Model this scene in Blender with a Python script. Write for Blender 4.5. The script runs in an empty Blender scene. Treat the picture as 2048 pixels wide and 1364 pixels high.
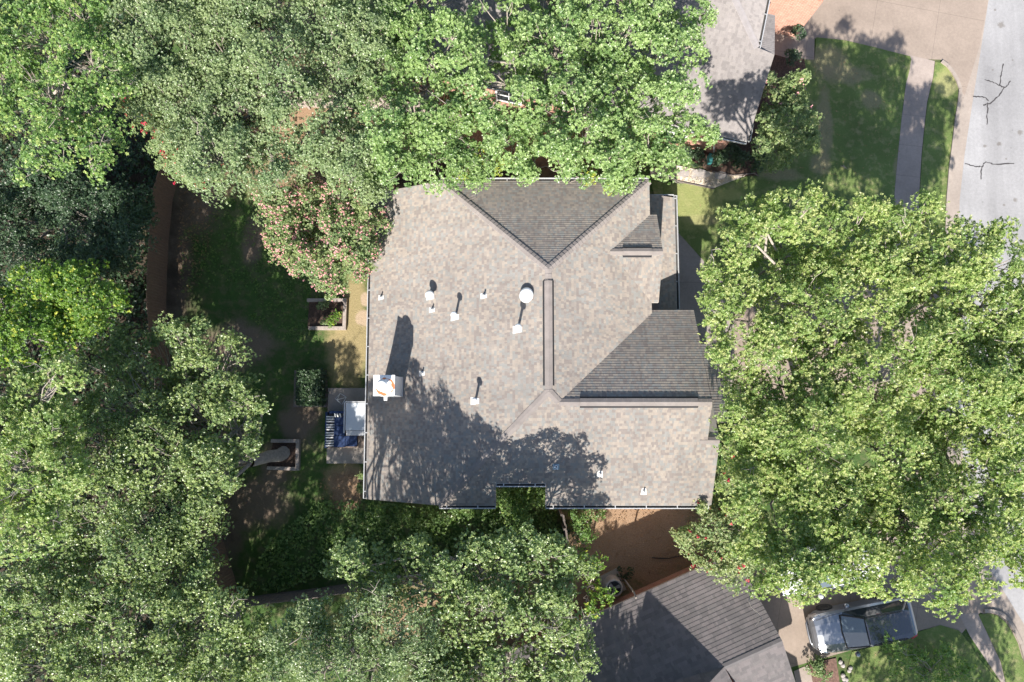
import bpy, math, random
import numpy as np
from mathutils import Vector, Matrix
PI=math.pi
LOCAL=set()
sc=bpy.context.scene; C=sc.collection
# ---------------- camera ----------------
TILT=0.094; CAMH=32.0; FPX=1345.6
cam=bpy.data.objects.new('camera',bpy.data.cameras.new('camera')); C.objects.link(cam)
cam.location=(0,0,CAMH); cam.rotation_euler=(TILT,0,0)
cam.data.sensor_width=36; cam.data.lens=36*FPX/2048; cam.data.clip_end=400
sc.camera=cam
# ---------------- light ----------------
SD=Vector((.255,1.23,-1)).normalized()
SUN=bpy.data.lights.new('sun','SUN'); SUN.energy=5.0; SUN.angle=math.radians(.53); SUN.color=(1,.945,.87)
so=bpy.data.objects.new('sun',SUN); C.objects.link(so); so.rotation_euler=SD.to_track_quat('-Z','Y').to_euler(); so.location=(-5,-20,40)
w=bpy.data.worlds.new('World'); sc.world=w; w.use_nodes=True
nt=w.node_tree; nt.nodes.clear()
sk=nt.nodes.new('ShaderNodeTexSky'); sk.sky_type='NISHITA'; sk.sun_disc=False
sk.sun_elevation=math.asin(-SD.z); sk.sun_rotation=math.radians(191.7)
bg=nt.nodes.new('ShaderNodeBackground'); bg.inputs[1].default_value=.1
wo=nt.nodes.new('ShaderNodeOutputWorld'); nt.links.new(sk.outputs[0],bg.inputs[0]); nt.links.new(bg.outputs[0],wo.inputs[0])
sc.view_settings.view_transform='Standard'; sc.view_settings.look='None'; sc.view_settings.exposure=1.12; sc.view_settings.gamma=1
sc.render.resolution_x=1024; sc.render.resolution_y=682

# ---------------- helpers ----------------
ct,st=math.cos(TILT),math.sin(TILT)
def ray(px,py):
    a=(px-1024)/FPX; b=-(py-682)/FPX
    return Vector((a,b*ct+st,b*st-ct))
def U(px,py,z=0.):
    d=ray(px,py); k=(z-CAMH)/d.z
    return Vector((d.x*k,d.y*k,z))
def onplane(px,py,p0,n):
    d=ray(px,py); o=Vector((0,0,CAMH)); k=(p0-o).dot(n)/d.dot(n); return o+d*k
def G(pts,z=0.): return [U(x,y,z) for x,y in pts]
def Z3(pts,z=0.): return [U(1348+x/2.926,y/2.926,z) for x,y in pts]
def Z4(pts,z=0.): return [U(1500+x/3.737,1100+y/3.737,z) for x,y in pts]

def tag(o,label=None,cat=None,group=None,kind=None):
    if label: o['label']=label
    if cat: o['category']=cat
    if group: o['group']=group
    if kind: o['kind']=kind
    return o
def empty(name,loc,label,cat,group=None,rz=0):
    o=bpy.data.objects.new(name,None); C.objects.link(o); o.location=loc; o.rotation_euler=(0,0,rz); o.empty_display_size=.3
    return tag(o,label,cat,group)
class MB:
    def __init__(s): s.v=[]; s.f=[]; s.uv=[]; s.m=[]
    def face(s,pts,uv=None,m=0):
        b=len(s.v); s.v+= [tuple(p) for p in pts]; s.f.append(tuple(range(b,b+len(pts)))); s.uv.append(uv); s.m.append(m)
    def prism(s,poly,h):                       # poly: top points, extruded down by h
        n=len(poly); top=[Vector(p) for p in poly]; bot=[p-Vector((0,0,h)) for p in top]
        s.face(top); s.face(bot[::-1])
        for i in range(n): j=(i+1)%n; s.face([top[i],bot[i],bot[j],top[j]])
    def box(s,c,d,rz=0,M=None):
        cx,cy,cz=c; x,y,z=d[0]/2,d[1]/2,d[2]/2
        P=[Vector((i*x,j*y,k*z)) for k in (-1,1) for j in (-1,1) for i in (-1,1)]
        R=M if M is not None else Matrix.Rotation(rz,3,'Z')
        P=[R@p+Vector(c) for p in P]
        for f in ((0,2,3,1),(4,5,7,6),(0,1,5,4),(2,6,7,3),(0,4,6,2),(1,3,7,5)): s.face([P[i] for i in f])
    def bar(s,a,b,w,h,up=Vector((0,0,1))):     # box from a to b, width w, height h
        a=Vector(a); b=Vector(b); d=(b-a); L=d.length
        if L<1e-5: return
        x=d/L; y=up.cross(x).normalized(); z=x.cross(y)
        M=Matrix((x,y,z)).transposed(); s.box((a+b)/2,(L,w,h),M=M)
    def tube(s,pts,rad,n=8,cap=True):
        pts=[Vector(p) for p in pts]; R=rad if isinstance(rad,(list,tuple)) else [rad]*len(pts)
        rings=[]; ref=Vector((.31,.17,.93)).normalized()
        for i,p in enumerate(pts):
            t=(pts[min(i+1,len(pts)-1)]-pts[max(i-1,0)]).normalized()
            if t.length<.5: t=Vector((0,0,1))
            if abs(t.dot(ref))>.95: ref=Vector((1,0,.1)).normalized()
            a=t.cross(ref).normalized(); b=t.cross(a)
            base=len(s.v)
            for k in range(n):
                q=2*PI*k/n; s.v.append(tuple(p+(a*math.cos(q)+b*math.sin(q))*R[i]))
            rings.append(base)
        for i in range(len(rings)-1):
            for k in range(n):
                k2=(k+1)%n; s.f.append((rings[i]+k,rings[i+1]+k,rings[i+1]+k2,rings[i]+k2)); s.uv.append(None); s.m.append(0)
        if cap:
            for r,rev in ((rings[0],0),(rings[-1],1)):
                f=[r+k for k in range(n)]; s.f.append(tuple(f if not rev else f[::-1])); s.uv.append(None); s.m.append(0)
    def lathe(s,c,prof,n=24,M=None):           # prof [(r,z)]
        b=len(s.v); c=Vector(c)
        for r,z in prof:
            for k in range(n):
                q=2*PI*k/n; p=Vector((r*math.cos(q),r*math.sin(q),z)); p=(M@p if M is not None else p)+c; s.v.append(tuple(p))
        for i in range(len(prof)-1):
            for k in range(n):
                k2=(k+1)%n; s.f.append((b+i*n+k,b+i*n+k2,b+(i+1)*n+k2,b+(i+1)*n+k)); s.uv.append(None); s.m.append(0)
        s.f.append(tuple(b+(len(prof)-1)*n+k for k in range(n))); s.uv.append(None); s.m.append(0)
        s.f.append(tuple(b+k for k in range(n))[::-1]); s.uv.append(None); s.m.append(0)
    def build(s,name,mat,parent=None,smooth=False,bevel=0):
        me=bpy.data.meshes.new(name); me.from_pydata(s.v,[],s.f)
        if any(u is not None for u in s.uv):
            ul=me.uv_layers.new(name='UVMap'); i=0
            for f,u in zip(s.f,s.uv):
                for k in range(len(f)): ul.data[i].uv=(u[k] if u is not None else (0,0)); i+=1
        mats=mat if isinstance(mat,list) else [mat]
        for m_ in mats: me.materials.append(m_)
        if len(mats)>1: me.polygons.foreach_set('material_index',s.m)
        if smooth: me.polygons.foreach_set('use_smooth',[True]*len(me.polygons))
        o=bpy.data.objects.new(name,me); C.objects.link(o)
        if parent is not None: o.parent=parent; o.location=-parent_base(parent); 
        if bevel:
            bv=o.modifiers.new('b','BEVEL'); bv.width=bevel; bv.segments=2; bv.limit_method='ANGLE'
        return o
def parent_base(p):
    # meshes are written in world coordinates: undo every translation above them (roots here are never rotated unless built local)
    v=Vector((0,0,0)); q=p
    while q is not None:
        if q.name in LOCAL: return v
        q=q.parent
    while p is not None: v+=Vector(p.location); p=p.parent
    return v

# ---------------- materials ----------------
def newmat(name):
    m=bpy.data.materials.new(name); m.use_nodes=True; n=m.node_tree
    return m,n,n.nodes['Principled BSDF']
def N(n,t,**k):
    x=n.nodes.new(t)
    for a,b in k.items(): setattr(x,a,b)
    return x
def lk(n,a,b): n.links.new(a,b)
def math_(n,op,a,b=None,clamp=False):
    x=N(n,'ShaderNodeMath',operation=op,use_clamp=clamp)
    for i,v in enumerate((a,b)):
        if v is None: continue
        if isinstance(v,(int,float)): x.inputs[i].default_value=v
        else: lk(n,v,x.inputs[i])
    return x.outputs[0]
def mix(n,f,a,b,mode='MIX'):
    x=N(n,'ShaderNodeMix',data_type='RGBA',blend_type=mode)
    for i,v in ((0,f),(6,a),(7,b)):
        if isinstance(v,(int,float)): x.inputs[i].default_value=v
        elif isinstance(v,tuple): x.inputs[i].default_value=v if len(v)==4 else v+(1,)
        else: lk(n,v,x.inputs[i])
    return x.outputs[2]
def ramp(n,f,stops,mode='LINEAR'):
    x=N(n,'ShaderNodeValToRGB'); lk(n,f,x.inputs[0]); cr=x.color_ramp; cr.interpolation=mode
    while len(cr.elements)<len(stops): cr.elements.new(.5)
    for e,(p,c) in zip(cr.elements,stops): e.position=p; e.color=(c if isinstance(c,tuple) else (c,c,c))[:3]+(1,)
    return x.outputs[0]
def wpos(n): return N(n,'ShaderNodeNewGeometry').outputs['Position']
def noise(n,vec,scale,detail=4,rough=.6,dist=0):
    x=N(n,'ShaderNodeTexNoise'); lk(n,vec,x.inputs['Vector']); x.inputs['Scale'].default_value=scale
    x.inputs['Detail'].default_value=detail; x.inputs['Roughness'].default_value=rough; x.inputs['Distortion'].default_value=dist
    return x.outputs['Fac']
def bump(n,b,h,strength=.5,dist=.02):
    x=N(n,'ShaderNodeBump'); x.inputs['Strength'].default_value=strength; x.inputs['Distance'].default_value=dist
    lk(n,h,x.inputs['Height']); lk(n,x.outputs[0],b.inputs['Normal'])
def blob(n,pos,px,py,rx,ry,soft=.35,nz=None):
    """soft-edged patch in world metres, centre given in photo pixels on the ground"""
    c=U(px,py,0); s=N(n,'ShaderNodeVectorMath',operation='SUBTRACT'); lk(n,pos,s.inputs[0]); s.inputs[1].default_value=c
    d=N(n,'ShaderNodeVectorMath',operation='MULTIPLY'); lk(n,s.outputs[0],d.inputs[0]); d.inputs[1].default_value=(1/rx,1/ry,0)
    l=N(n,'ShaderNodeVectorMath',operation='LENGTH'); lk(n,d.outputs[0],l.inputs[0]); v=l.outputs['Value']
    if nz is not None: v=math_(n,'ADD',v,math_(n,'MULTIPLY',math_(n,'SUBTRACT',nz,.5),1.6))
    r=N(n,'ShaderNodeMapRange',interpolation_type='SMOOTHSTEP'); lk(n,v,r.inputs[0])
    r.inputs[1].default_value=1-soft; r.inputs[2].default_value=1+soft; r.inputs[3].default_value=1; r.inputs[4].default_value=0
    return r.outputs[0]
def plain(name,col,rough=.6,metal=0,var=.12,scale=8,spec=.5,coat=0,bumpd=0):
    m,n,b=newmat(name); p=wpos(n); f=noise(n,p,scale,6,.65)
    lo=tuple(c*(1-var) for c in col); hi=tuple(min(1,c*(1+var)) for c in col)
    lk(n,ramp(n,f,[(.3,lo),(.7,hi)]),b.inputs['Base Color']); b.inputs['Roughness'].default_value=rough
    if rough>.85: b.inputs['Diffuse Roughness'].default_value=1.
    b.inputs['Metallic'].default_value=metal; b.inputs['Specular IOR Level'].default_value=spec; b.inputs['Coat Weight'].default_value=coat
    if bumpd: bump(n,b,noise(n,p,scale*6,4,.7),.6,bumpd)
    return m
def shingle_mat(name,cols,row=.143,tab=.165,grime=.12,rough=.9):
    m,n,b=newmat(name); uv=N(n,'ShaderNodeUVMap').outputs[0]
    s=N(n,'ShaderNodeSeparateXYZ'); lk(n,uv,s.inputs[0]); u,v=s.outputs[0],s.outputs[1]
    r=math_(n,'FLOOR',math_(n,'DIVIDE',math_(n,'ADD',v,1e-4),row))
    wn=N(n,'ShaderNodeTexWhiteNoise',noise_dimensions='1D'); lk(n,r,wn.inputs['W'])
    u2=math_(n,'ADD',u,math_(n,'MULTIPLY',wn.outputs['Value'],7.3))
    def cell(wd,off):
        c=math_(n,'FLOOR',math_(n,'DIVIDE',math_(n,'ADD',u2,off),wd))
        x=N(n,'ShaderNodeCombineXYZ'); lk(n,c,x.inputs[0]); lk(n,r,x.inputs[1]); x.inputs[2].default_value=off
        t=N(n,'ShaderNodeTexWhiteNoise',noise_dimensions='3D'); lk(n,x.outputs[0],t.inputs['Vector']); return t.outputs['Value']
    a=cell(tab,.0); c=cell(tab*2,.37); d=cell(tab*1.31,.71); sel=cell(tab*2,5.1)
    k=mix(n,math_(n,'GREATER_THAN',sel,.45),a,c); k=mix(n,math_(n,'GREATER_THAN',cell(tab*4,2.2),.8),k,d)
    st_=[(i/len(cols),q) for i,q in enumerate(cols)]
    col=ramp(n,k,st_,'CONSTANT')
    p=wpos(n)
    g=ramp(n,noise(n,p,.6,5,.6),[(.3,1-grime),(.7,1+grime*.4)])
    col=mix(n,1.,col,g,'MULTIPLY')
    sp=ramp(n,noise(n,p,60,2,.8),[(.3,.80),(.7,1.18)]); col=mix(n,1.,col,sp,'MULTIPLY')
    # drip staining running down the slope
    mp=N(n,'ShaderNodeMapping'); mp.inputs['Scale'].default_value=(3.,.25,1); lk(n,uv,mp.inputs[0])
    col=mix(n,1.,col,ramp(n,noise(n,mp.outputs[0],1.,4,.7),[(.3,.9),(.6,1.03)]),'MULTIPLY')
    lk(n,col,b.inputs['Base Color']); b.inputs['Roughness'].default_value=rough; b.inputs['Diffuse Roughness'].default_value=1.; b.inputs['Specular IOR Level'].default_value=.25
    bump(n,b,noise(n,p,90,3,.8),.5,.004)
    return m
def leaf_mat(name,cols,tip=None,rough=.42,trans=.3,spec=.5):
    m,n,b=newmat(name); out=[x for x in n.nodes if x.type=='OUTPUT_MATERIAL'][0]
    a=N(n,'ShaderNodeAttribute',attribute_name='rnd').outputs['Fac']
    col=ramp(n,a,[(i/(len(cols)-1)*.98+.01,c) for i,c in enumerate(cols)])
    p=wpos(n); col=mix(n,1.,col,ramp(n,noise(n,p,.9,3,.5),[(.3,(.78,.85,.8)),(.7,(1.22,1.12,1.0))]),'MULTIPLY')
    if tip:
        t=N(n,'ShaderNodeAttribute',attribute_name='tip').outputs['Fac']
        col=mix(n,t,col,tip)
    lk(n,col,b.inputs['Base Color']); b.inputs['Roughness'].default_value=rough; b.inputs['Specular IOR Level'].default_value=spec
    tr=N(n,'ShaderNodeBsdfTranslucent'); lk(n,mix(n,1.,col,(1.5,1.7,.6),'MULTIPLY'),tr.inputs[0])
    ms=N(n,'ShaderNodeMixShader'); ms.inputs[0].default_value=trans; lk(n,b.outputs[0],ms.inputs[1]); lk(n,tr.outputs[0],ms.inputs[2]); lk(n,ms.outputs[0],out.inputs[0])
    return m
M={}
M['shingle']=shingle_mat('weathered_shingle',[(.335,.29,.248),(.258,.225,.203),(.28,.274,.256),(.308,.273,.24),(.25,.218,.198),(.284,.255,.23),(.355,.311,.265),(.27,.26,.243)],row=.117,tab=.088)
M['shingle2']=shingle_mat('grey_shingle',[(.285,.26,.248),(.25,.228,.22),(.268,.245,.236),(.232,.212,.205),(.278,.255,.245)],row=.125,tab=.11)
M['shingle3']=shingle_mat('charcoal_shingle',[(.215,.19,.185),(.185,.168,.164),(.2,.182,.176),(.17,.155,.152),(.225,.2,.195)],row=.165,tab=.2)
M['cap']=plain('cap_shingle',(.255,.225,.208),.9,var=.16,scale=2.5,bumpd=.004)
M['cap2']=plain('grey_cap_shingle',(.26,.24,.24),.9,var=.12,scale=3)
M['cap3']=plain('charcoal_cap_shingle',(.155,.142,.14),.9,var=.15,scale=3)
M['capshadow']=plain('vent_mesh_shadow_black',(.02,.02,.022),.9)
M['white']=plain('white_paint',(.82,.82,.81),.45,var=.05)
M['vent_metal']=plain('dusty_flashing_metal',(.55,.54,.52),.5,var=.3,scale=12)
M['gutter']=plain('gutter_aluminium',(.50,.50,.50),.4,metal=.2,var=.1)
M['gutter_in']=plain('gutter_dirt',(.05,.045,.04),.9)
M['trim']=plain('fascia_paint',(.5,.47,.43),.6)
M['blue_flash']=plain('blue_grey_flashing',(.2,.28,.36),.5)
M['rust']=None
def rust():
    m,n,b=newmat('white_metal_with_rust'); p=wpos(n)
    # ring shaped rust stain where water stands round the flue
    s=N(n,'ShaderNodeVectorMath',operation='SUBTRACT'); lk(n,p,s.inputs[0]); s.inputs[1].default_value=U(771,773,5.5)
    d=N(n,'ShaderNodeVectorMath',operation='MULTIPLY'); lk(n,s.outputs[0],d.inputs[0]); d.inputs[1].default_value=(1,1,0)
    l=N(n,'ShaderNodeVectorMath',operation='LENGTH'); lk(n,d.outputs[0],l.inputs[0])
    r=math_(n,'ABSOLUTE',math_(n,'SUBTRACT',l.outputs['Value'],.315)); r=math_(n,'ADD',r,math_(n,'MULTIPLY',math_(n,'SUBTRACT',noise(n,p,3.5,4,.6),.5),.32))
    f=ramp(n,r,[(.015,1.),(.05,0.)])
    lk(n,mix(n,f,(.82,.82,.8),(.5,.16,.06)),b.inputs['Base Color']); b.inputs['Roughness'].default_value=.5
    return m
M['rust']=rust()
def brick(name,c1,c2,mortar):
    m,n,b=newmat(name); t=N(n,'ShaderNodeTexCoord'); 
    g=N(n,'ShaderNodeNewGeometry'); s=N(n,'ShaderNodeSeparateXYZ'); lk(n,g.outputs['Position'],s.inputs[0])
    nn=N(n,'ShaderNodeSeparateXYZ'); lk(n,g.outputs['Normal'],nn.inputs[0])
    u=math_(n,'ADD',math_(n,'MULTIPLY',s.outputs[0],1.),math_(n,'MULTIPLY',s.outputs[1],1.))
    x=N(n,'ShaderNodeCombineXYZ'); lk(n,u,x.inputs[0]); lk(n,s.outputs[2],x.inputs[1])
    br=N(n,'ShaderNodeTexBrick'); lk(n,x.outputs[0],br.inputs['Vector']); br.inputs['Scale'].default_value=1
    br.inputs['Brick Width'].default_value=.21; br.inputs['Row Height'].default_value=.072; br.inputs['Mortar Size'].default_value=.008
    br.inputs['Color1'].default_value=c1+(1,); br.inputs['Color2'].default_value=c2+(1,); br.inputs['Mortar'].default_value=mortar+(1,)
    lk(n,mix(n,1.,br.outputs['Color'],ramp(n,noise(n,g.outputs['Position'],3,4),[(.3,.8),(.7,1.15)]),'MULTIPLY'),b.inputs['Base Color']); b.inputs['Roughness'].default_value=.9
    bump(n,b,br.outputs['Fac'],-.5,.01)
    return m
M['brick']=brick('red_brick',(.42,.17,.10),(.33,.12,.07),(.4,.34,.28))
M['brick_o']=brick('orange_brick',(.43,.205,.145),(.36,.16,.11),(.42,.34,.28))
M['brick_main']=brick('tan_brick',(.38,.22,.15),(.3,.17,.12),(.4,.35,.3))
def concrete(name,col,joint=None,ang=0,stain=.22,worn=False):
    m,n,b=newmat(name); p=wpos(n)
    c=ramp(n,noise(n,p,.45,6,.65),[(.3,tuple(x*(1-stain) for x in col)),(.7,tuple(min(1,x*(1+stain*.5)) for x in col))])
    c=mix(n,1.,c,ramp(n,noise(n,p,7,5,.75),[(.3,.88),(.7,1.08)]),'MULTIPLY')
    c=mix(n,1.,c,ramp(n,noise(n,p,70,2,.8),[(.3,.86),(.7,1.12)]),'MULTIPLY')
    v=N(n,'ShaderNodeTexVoronoi'); lk(n,p,v.inputs['Vector']); v.inputs['Scale'].default_value=1.1
    c=mix(n,ramp(n,v.outputs['Distance'],[(.03,.55),(.06,0.)]),c,tuple(x*.5 for x in col))
    if joint:
        mp=N(n,'ShaderNodeMapping'); mp.inputs['Rotation'].default_value=(0,0,ang); lk(n,p,mp.inputs[0])
        s=N(n,'ShaderNodeSeparateXYZ'); lk(n,mp.outputs[0],s.inputs[0])
        for i,jw in enumerate(joint):
            if not jw: continue
            f=math_(n,'ABSOLUTE',math_(n,'SUBTRACT',math_(n,'FRACT',math_(n,'DIVIDE',s.outputs[i],jw)),.5))
            c=mix(n,math_(n,'MULTIPLY',math_(n,'LESS_THAN',f,.012/jw),.45),c,tuple(x*.4 for x in col))
    if worn:
        c=mix(n,1.,c,ramp(n,noise(n,p,.16,3,.5),[(.35,.84),(.6,1.04)]),'MULTIPLY')
        for sx,sy,rr_ in ((2002,50,.16),(2040,265,.13),(1998,288,.11),(1970,292,.08),(2012,318,.05),(1990,20,.06),(2025,120,.05),(1985,140,.05),(2030,400,.1),(2008,410,.06)): c=mix(n,math_(n,'MULTIPLY',blob(n,p,sx,sy,rr_,rr_*.9,.5,nz=noise(n,p,9,3,.6)),.6),c,(.13,.11,.09))
        mp=N(n,'ShaderNodeMapping'); mp.inputs['Scale'].default_value=(1.6,.07,1); mp.inputs['Rotation'].default_value=(0,0,-.12); lk(n,p,mp.inputs[0]); c=mix(n,1.,c,ramp(n,noise(n,mp.outputs[0],1.,4,.6),[(.35,.9),(.65,1.05)]),'MULTIPLY')
    lk(n,c,b.inputs['Base Color']); b.inputs['Roughness'].default_value=.9; b.inputs['Specular IOR Level'].default_value=.2
    bump(n,b,noise(n,p,60,3,.8),.4,.004)
    return m
M['street']=concrete('worn_street_concrete',(.325,.318,.318),stain=.12,worn=True)
M['drive']=concrete('driveway_concrete',(.30,.243,.2),(3.1,3.6),.2)
M['walk']=concrete('pavement_concrete',(.33,.275,.24),(0,1.55),.11)
M['walk_main']=concrete('house_walk_concrete',(.31,.27,.245),(0,3.9),0)
M['kerb']=concrete('kerb_concrete',(.33,.28,.24))
M['patio']=concrete('patio_concrete',(.36,.32,.28))
def grass_mat(name,g1,g2,dry,dryamt=.55,extra=None):
    m,n,b=newmat(name); p=wpos(n)
    fine=noise(n,p,26,6,.8); mid=noise(n,p,2.2,6,.7); big=noise(n,p,.5,4,.6)
    c=mix(n,ramp(n,fine,[(.3,0.),(.72,1.)]),g1,g2)
    c=mix(n,ramp(n,mid,[(dryamt,0.),(dryamt+.22,.85)]),c,dry)
    c=mix(n,1.,c,ramp(n,big,[(.3,.8),(.7,1.15)]),'MULTIPLY')
    if extra: c=extra(n,p,c,fine,mid)
    lk(n,c,b.inputs['Base Color']); b.inputs['Roughness'].default_value=.85; b.inputs['Specular IOR Level'].default_value=.2
    h=math_(n,'ADD',noise(n,p,38,4,.8),math_(n,'MULTIPLY',noise(n,p,9,3,.7),.8)); bump(n,b,h,.9,.035)
    return m
def lawnx(n,p,c,fine,mid):
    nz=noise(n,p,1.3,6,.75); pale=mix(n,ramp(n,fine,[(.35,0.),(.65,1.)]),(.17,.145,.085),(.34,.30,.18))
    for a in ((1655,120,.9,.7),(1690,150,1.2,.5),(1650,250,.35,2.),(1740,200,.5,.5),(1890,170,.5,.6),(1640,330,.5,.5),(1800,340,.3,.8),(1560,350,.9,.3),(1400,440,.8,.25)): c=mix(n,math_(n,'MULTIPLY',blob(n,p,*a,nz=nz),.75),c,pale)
    for a in ((1388,405,1.25,1.3),(1890,165,.5,.7),(1460,390,.8,.3)): c=mix(n,math_(n,'MULTIPLY',blob(n,p,*a,soft=.3,nz=noise(n,p,2.5,5,.8)),.62),c,mix(n,ramp(n,fine,[(.3,0.),(.7,1.)]),(.25,.27,.085),(.44,.43,.19)))  # drier grass; the first patch also paints in the lawn's sunlit brightness
    return c
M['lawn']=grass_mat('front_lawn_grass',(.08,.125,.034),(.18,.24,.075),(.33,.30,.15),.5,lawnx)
def yard(n,p,c,fine,mid):
    nz=noise(n,p,.9,6,.7)
    soil=mix(n,ramp(n,fine,[(.3,0.),(.7,1.)]),(.12,.09,.065),(.25,.195,.145))
    litter=mix(n,ramp(n,fine,[(.35,0.),(.65,1.)]),(.2,.125,.08),(.42,.29,.185))
    dryg=mix(n,ramp(n,fine,[(.35,0.),(.65,1.)]),(.22,.19,.075),(.40,.31,.18))
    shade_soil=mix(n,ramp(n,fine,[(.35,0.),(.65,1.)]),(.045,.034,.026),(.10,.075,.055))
    for a in ((390,395,1.3,1.7),(350,540,.75,3.4),(475,690,1.7,1.1),(430,1060,1.2,2.0),(510,1010,1.5,1.1),(555,930,.7,1.1),(600,840,.9,1.3),(505,480,.5,1.2)): c=mix(n,blob(n,p,*a,nz=nz),c,soil)
    for a in ((700,690,1.1,1.9),(720,640,.5,.6),(690,960,.9,.8),(710,600,.5,1.4)): c=mix(n,blob(n,p,*a,nz=nz),c,dryg)
    for a in ((1290,1080,3.4,2.2),(1180,1120,1.8,1.2),(690,975,.8,.9),(800,290,9,3.2),(1050,1230,7,1.6),(560,180,2,5),(690,1000,.7,.5)): c=mix(n,blob(n,p,*a,nz=nz),c,litter)
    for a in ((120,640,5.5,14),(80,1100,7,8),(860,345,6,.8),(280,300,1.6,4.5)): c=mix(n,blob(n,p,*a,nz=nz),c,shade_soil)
    for a in ((730,600,.25,.35),(725,635,.35,.4)): c=mix(n,blob(n,p,*a,soft=.2,nz=nz),c,(.42,.32,.22))
    return c
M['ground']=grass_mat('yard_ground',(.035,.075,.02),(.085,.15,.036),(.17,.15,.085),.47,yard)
M['dry_leaf']=leaf_mat('dry_leaf',[(.22,.13,.08),(.33,.21,.13),(.42,.29,.19)],trans=0,rough=.8,spec=.2)
M['mulch']=plain('dark_mulch',(.09,.055,.04),.95,var=.6,scale=14,bumpd=.03)
M['mulch_r']=plain('red_brown_mulch',(.22,.13,.10),.95,var=.5,scale=12,bumpd=.03)
M['gravel']=plain('pale_river_gravel',(.60,.53,.44),.9,var=.45,scale=10,bumpd=.04)
M['stone']=plain('flagstone',(.33,.30,.28),.85,var=.2,scale=3,bumpd=.01)
M['bark']=plain('grey_bark',(.24,.205,.175),.9,var=.4,scale=9,bumpd=.03)
M['barkl']=plain('pale_bark',(.30,.26,.22),.9,var=.3,scale=9,bumpd=.01)
def wood(name,c,stretch=(1,1,1),scale=6):
    m,n,b=newmat(name); p=wpos(n); mp=N(n,'ShaderNodeMapping'); mp.inputs['Scale'].default_value=stretch; lk(n,p,mp.inputs[0])
    f=noise(n,mp.outputs[0],scale,6,.7); lk(n,ramp(n,f,[(.3,tuple(x*.6 for x in c)),(.7,tuple(min(1,x*1.3) for x in c))]),b.inputs['Base Color']); b.inputs['Roughness'].default_value=.85
    bump(n,b,f,.4,.01); return m
M['fence']=wood('brown_fence_board',(.2,.13,.09),(8,8,.8))
M['fence_g']=wood('weathered_fence_board',(.17,.14,.125),(8,8,.8))
M['timber']=wood('grey_landscape_timber',(.34,.285,.25),(2,2,3))
M['decking']=wood('deck_board',(.22,.17,.14),(12,1,1))
M['navy']=plain('navy_cushion',(.018,.04,.115),.8,var=.2,scale=12,bumpd=.004)
M['tar']=plain('tar_crack',(.05,.045,.045),.8)
M['cover']=plain('white_vinyl_cover',(.62,.66,.70),.4,var=.06)
M['black']=plain('black_plastic',(.02,.02,.022),.5)
M['ac']=plain('condenser_paint',(.42,.40,.38),.5)
M['rubber']=plain('tyre_rubber',(.02,.02,.02),.8)
M['chrome']=plain('alloy',(.6,.6,.62),.25,metal=.9,var=.03)
M['silver']=plain('silver_car_paint',(.30,.315,.34),.28,metal=.7,var=.02,coat=1)
M['shaded_paint']=plain('shaded_silver_car_paint',(.10,.10,.11),.22,metal=.6,var=.03,coat=1)
M['white_car']=plain('white_car_paint',(.75,.76,.77),.3,var=.02,coat=1)
M['glass']=plain('tinted_glass',(.03,.04,.045),.06,var=.02,spec=.8)
M['windscreen']=plain('pale_windscreen',(.10,.13,.15),.08,var=.03,spec=1)
M['teal']=plain('teal_plastic',(.05,.22,.22),.5)
def stripes():
    m,n,b=newmat('black_and_white_stripe_fabric'); tc=N(n,'ShaderNodeUVMap').outputs[0]; s=N(n,'ShaderNodeSeparateXYZ'); lk(n,tc,s.inputs[0])
    f=math_(n,'GREATER_THAN',math_(n,'FRACT',s.outputs[0]),.48); lk(n,mix(n,f,(.015,.02,.035),(.78,.78,.76)),b.inputs['Base Color']); b.inputs['Roughness'].default_value=.85; return m
M['stripe']=stripes()
# leaves
L={}
L['live']=leaf_mat('live_oak_leaf',[(.10,.155,.07),(.175,.245,.115),(.25,.33,.17)],tip=(.36,.42,.22),trans=.3,spec=.7,rough=.38)
L['oak']=leaf_mat('oak_leaf',[(.09,.16,.055),(.165,.265,.09),(.24,.355,.13)],tip=(.40,.50,.22),trans=.33,spec=.65,rough=.38)
L['gold']=leaf_mat('yellow_green_oak_leaf',[(.12,.195,.065),(.215,.31,.10),(.32,.42,.16)],tip=(.52,.52,.25),trans=.35,spec=.6,rough=.4)
L['oak2']=leaf_mat('grey_green_oak_leaf',[(.085,.14,.055),(.165,.24,.09),(.25,.335,.135)],tip=(.46,.52,.22),trans=.3,spec=.7,rough=.38)
L['bright']=leaf_mat('bright_green_leaf',[(.085,.165,.05),(.145,.25,.075),(.23,.36,.11)],tip=(.46,.52,.18),trans=.35)
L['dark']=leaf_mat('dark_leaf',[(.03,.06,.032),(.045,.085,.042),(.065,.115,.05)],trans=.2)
L['lime']=leaf_mat('lime_leaf',[(.07,.15,.025),(.12,.22,.035),(.19,.30,.05)],tip=(.6,.6,.1),trans=.38)
L['myrtle']=leaf_mat('crape_myrtle_leaf',[(.12,.18,.075),(.20,.275,.12),(.28,.36,.17)],tip=(.42,.42,.22),trans=.3)
L['holly']=leaf_mat('hedge_leaf',[(.025,.055,.025),(.045,.085,.038),(.07,.12,.055)],trans=.12,spec=.6)
FL={'pink':plain('pink_blossom',(.80,.40,.42),.8,var=.2,scale=5),'red':plain('crimson_blossom',(.62,.03,.09),.8,var=.25,scale=5)}
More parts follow.
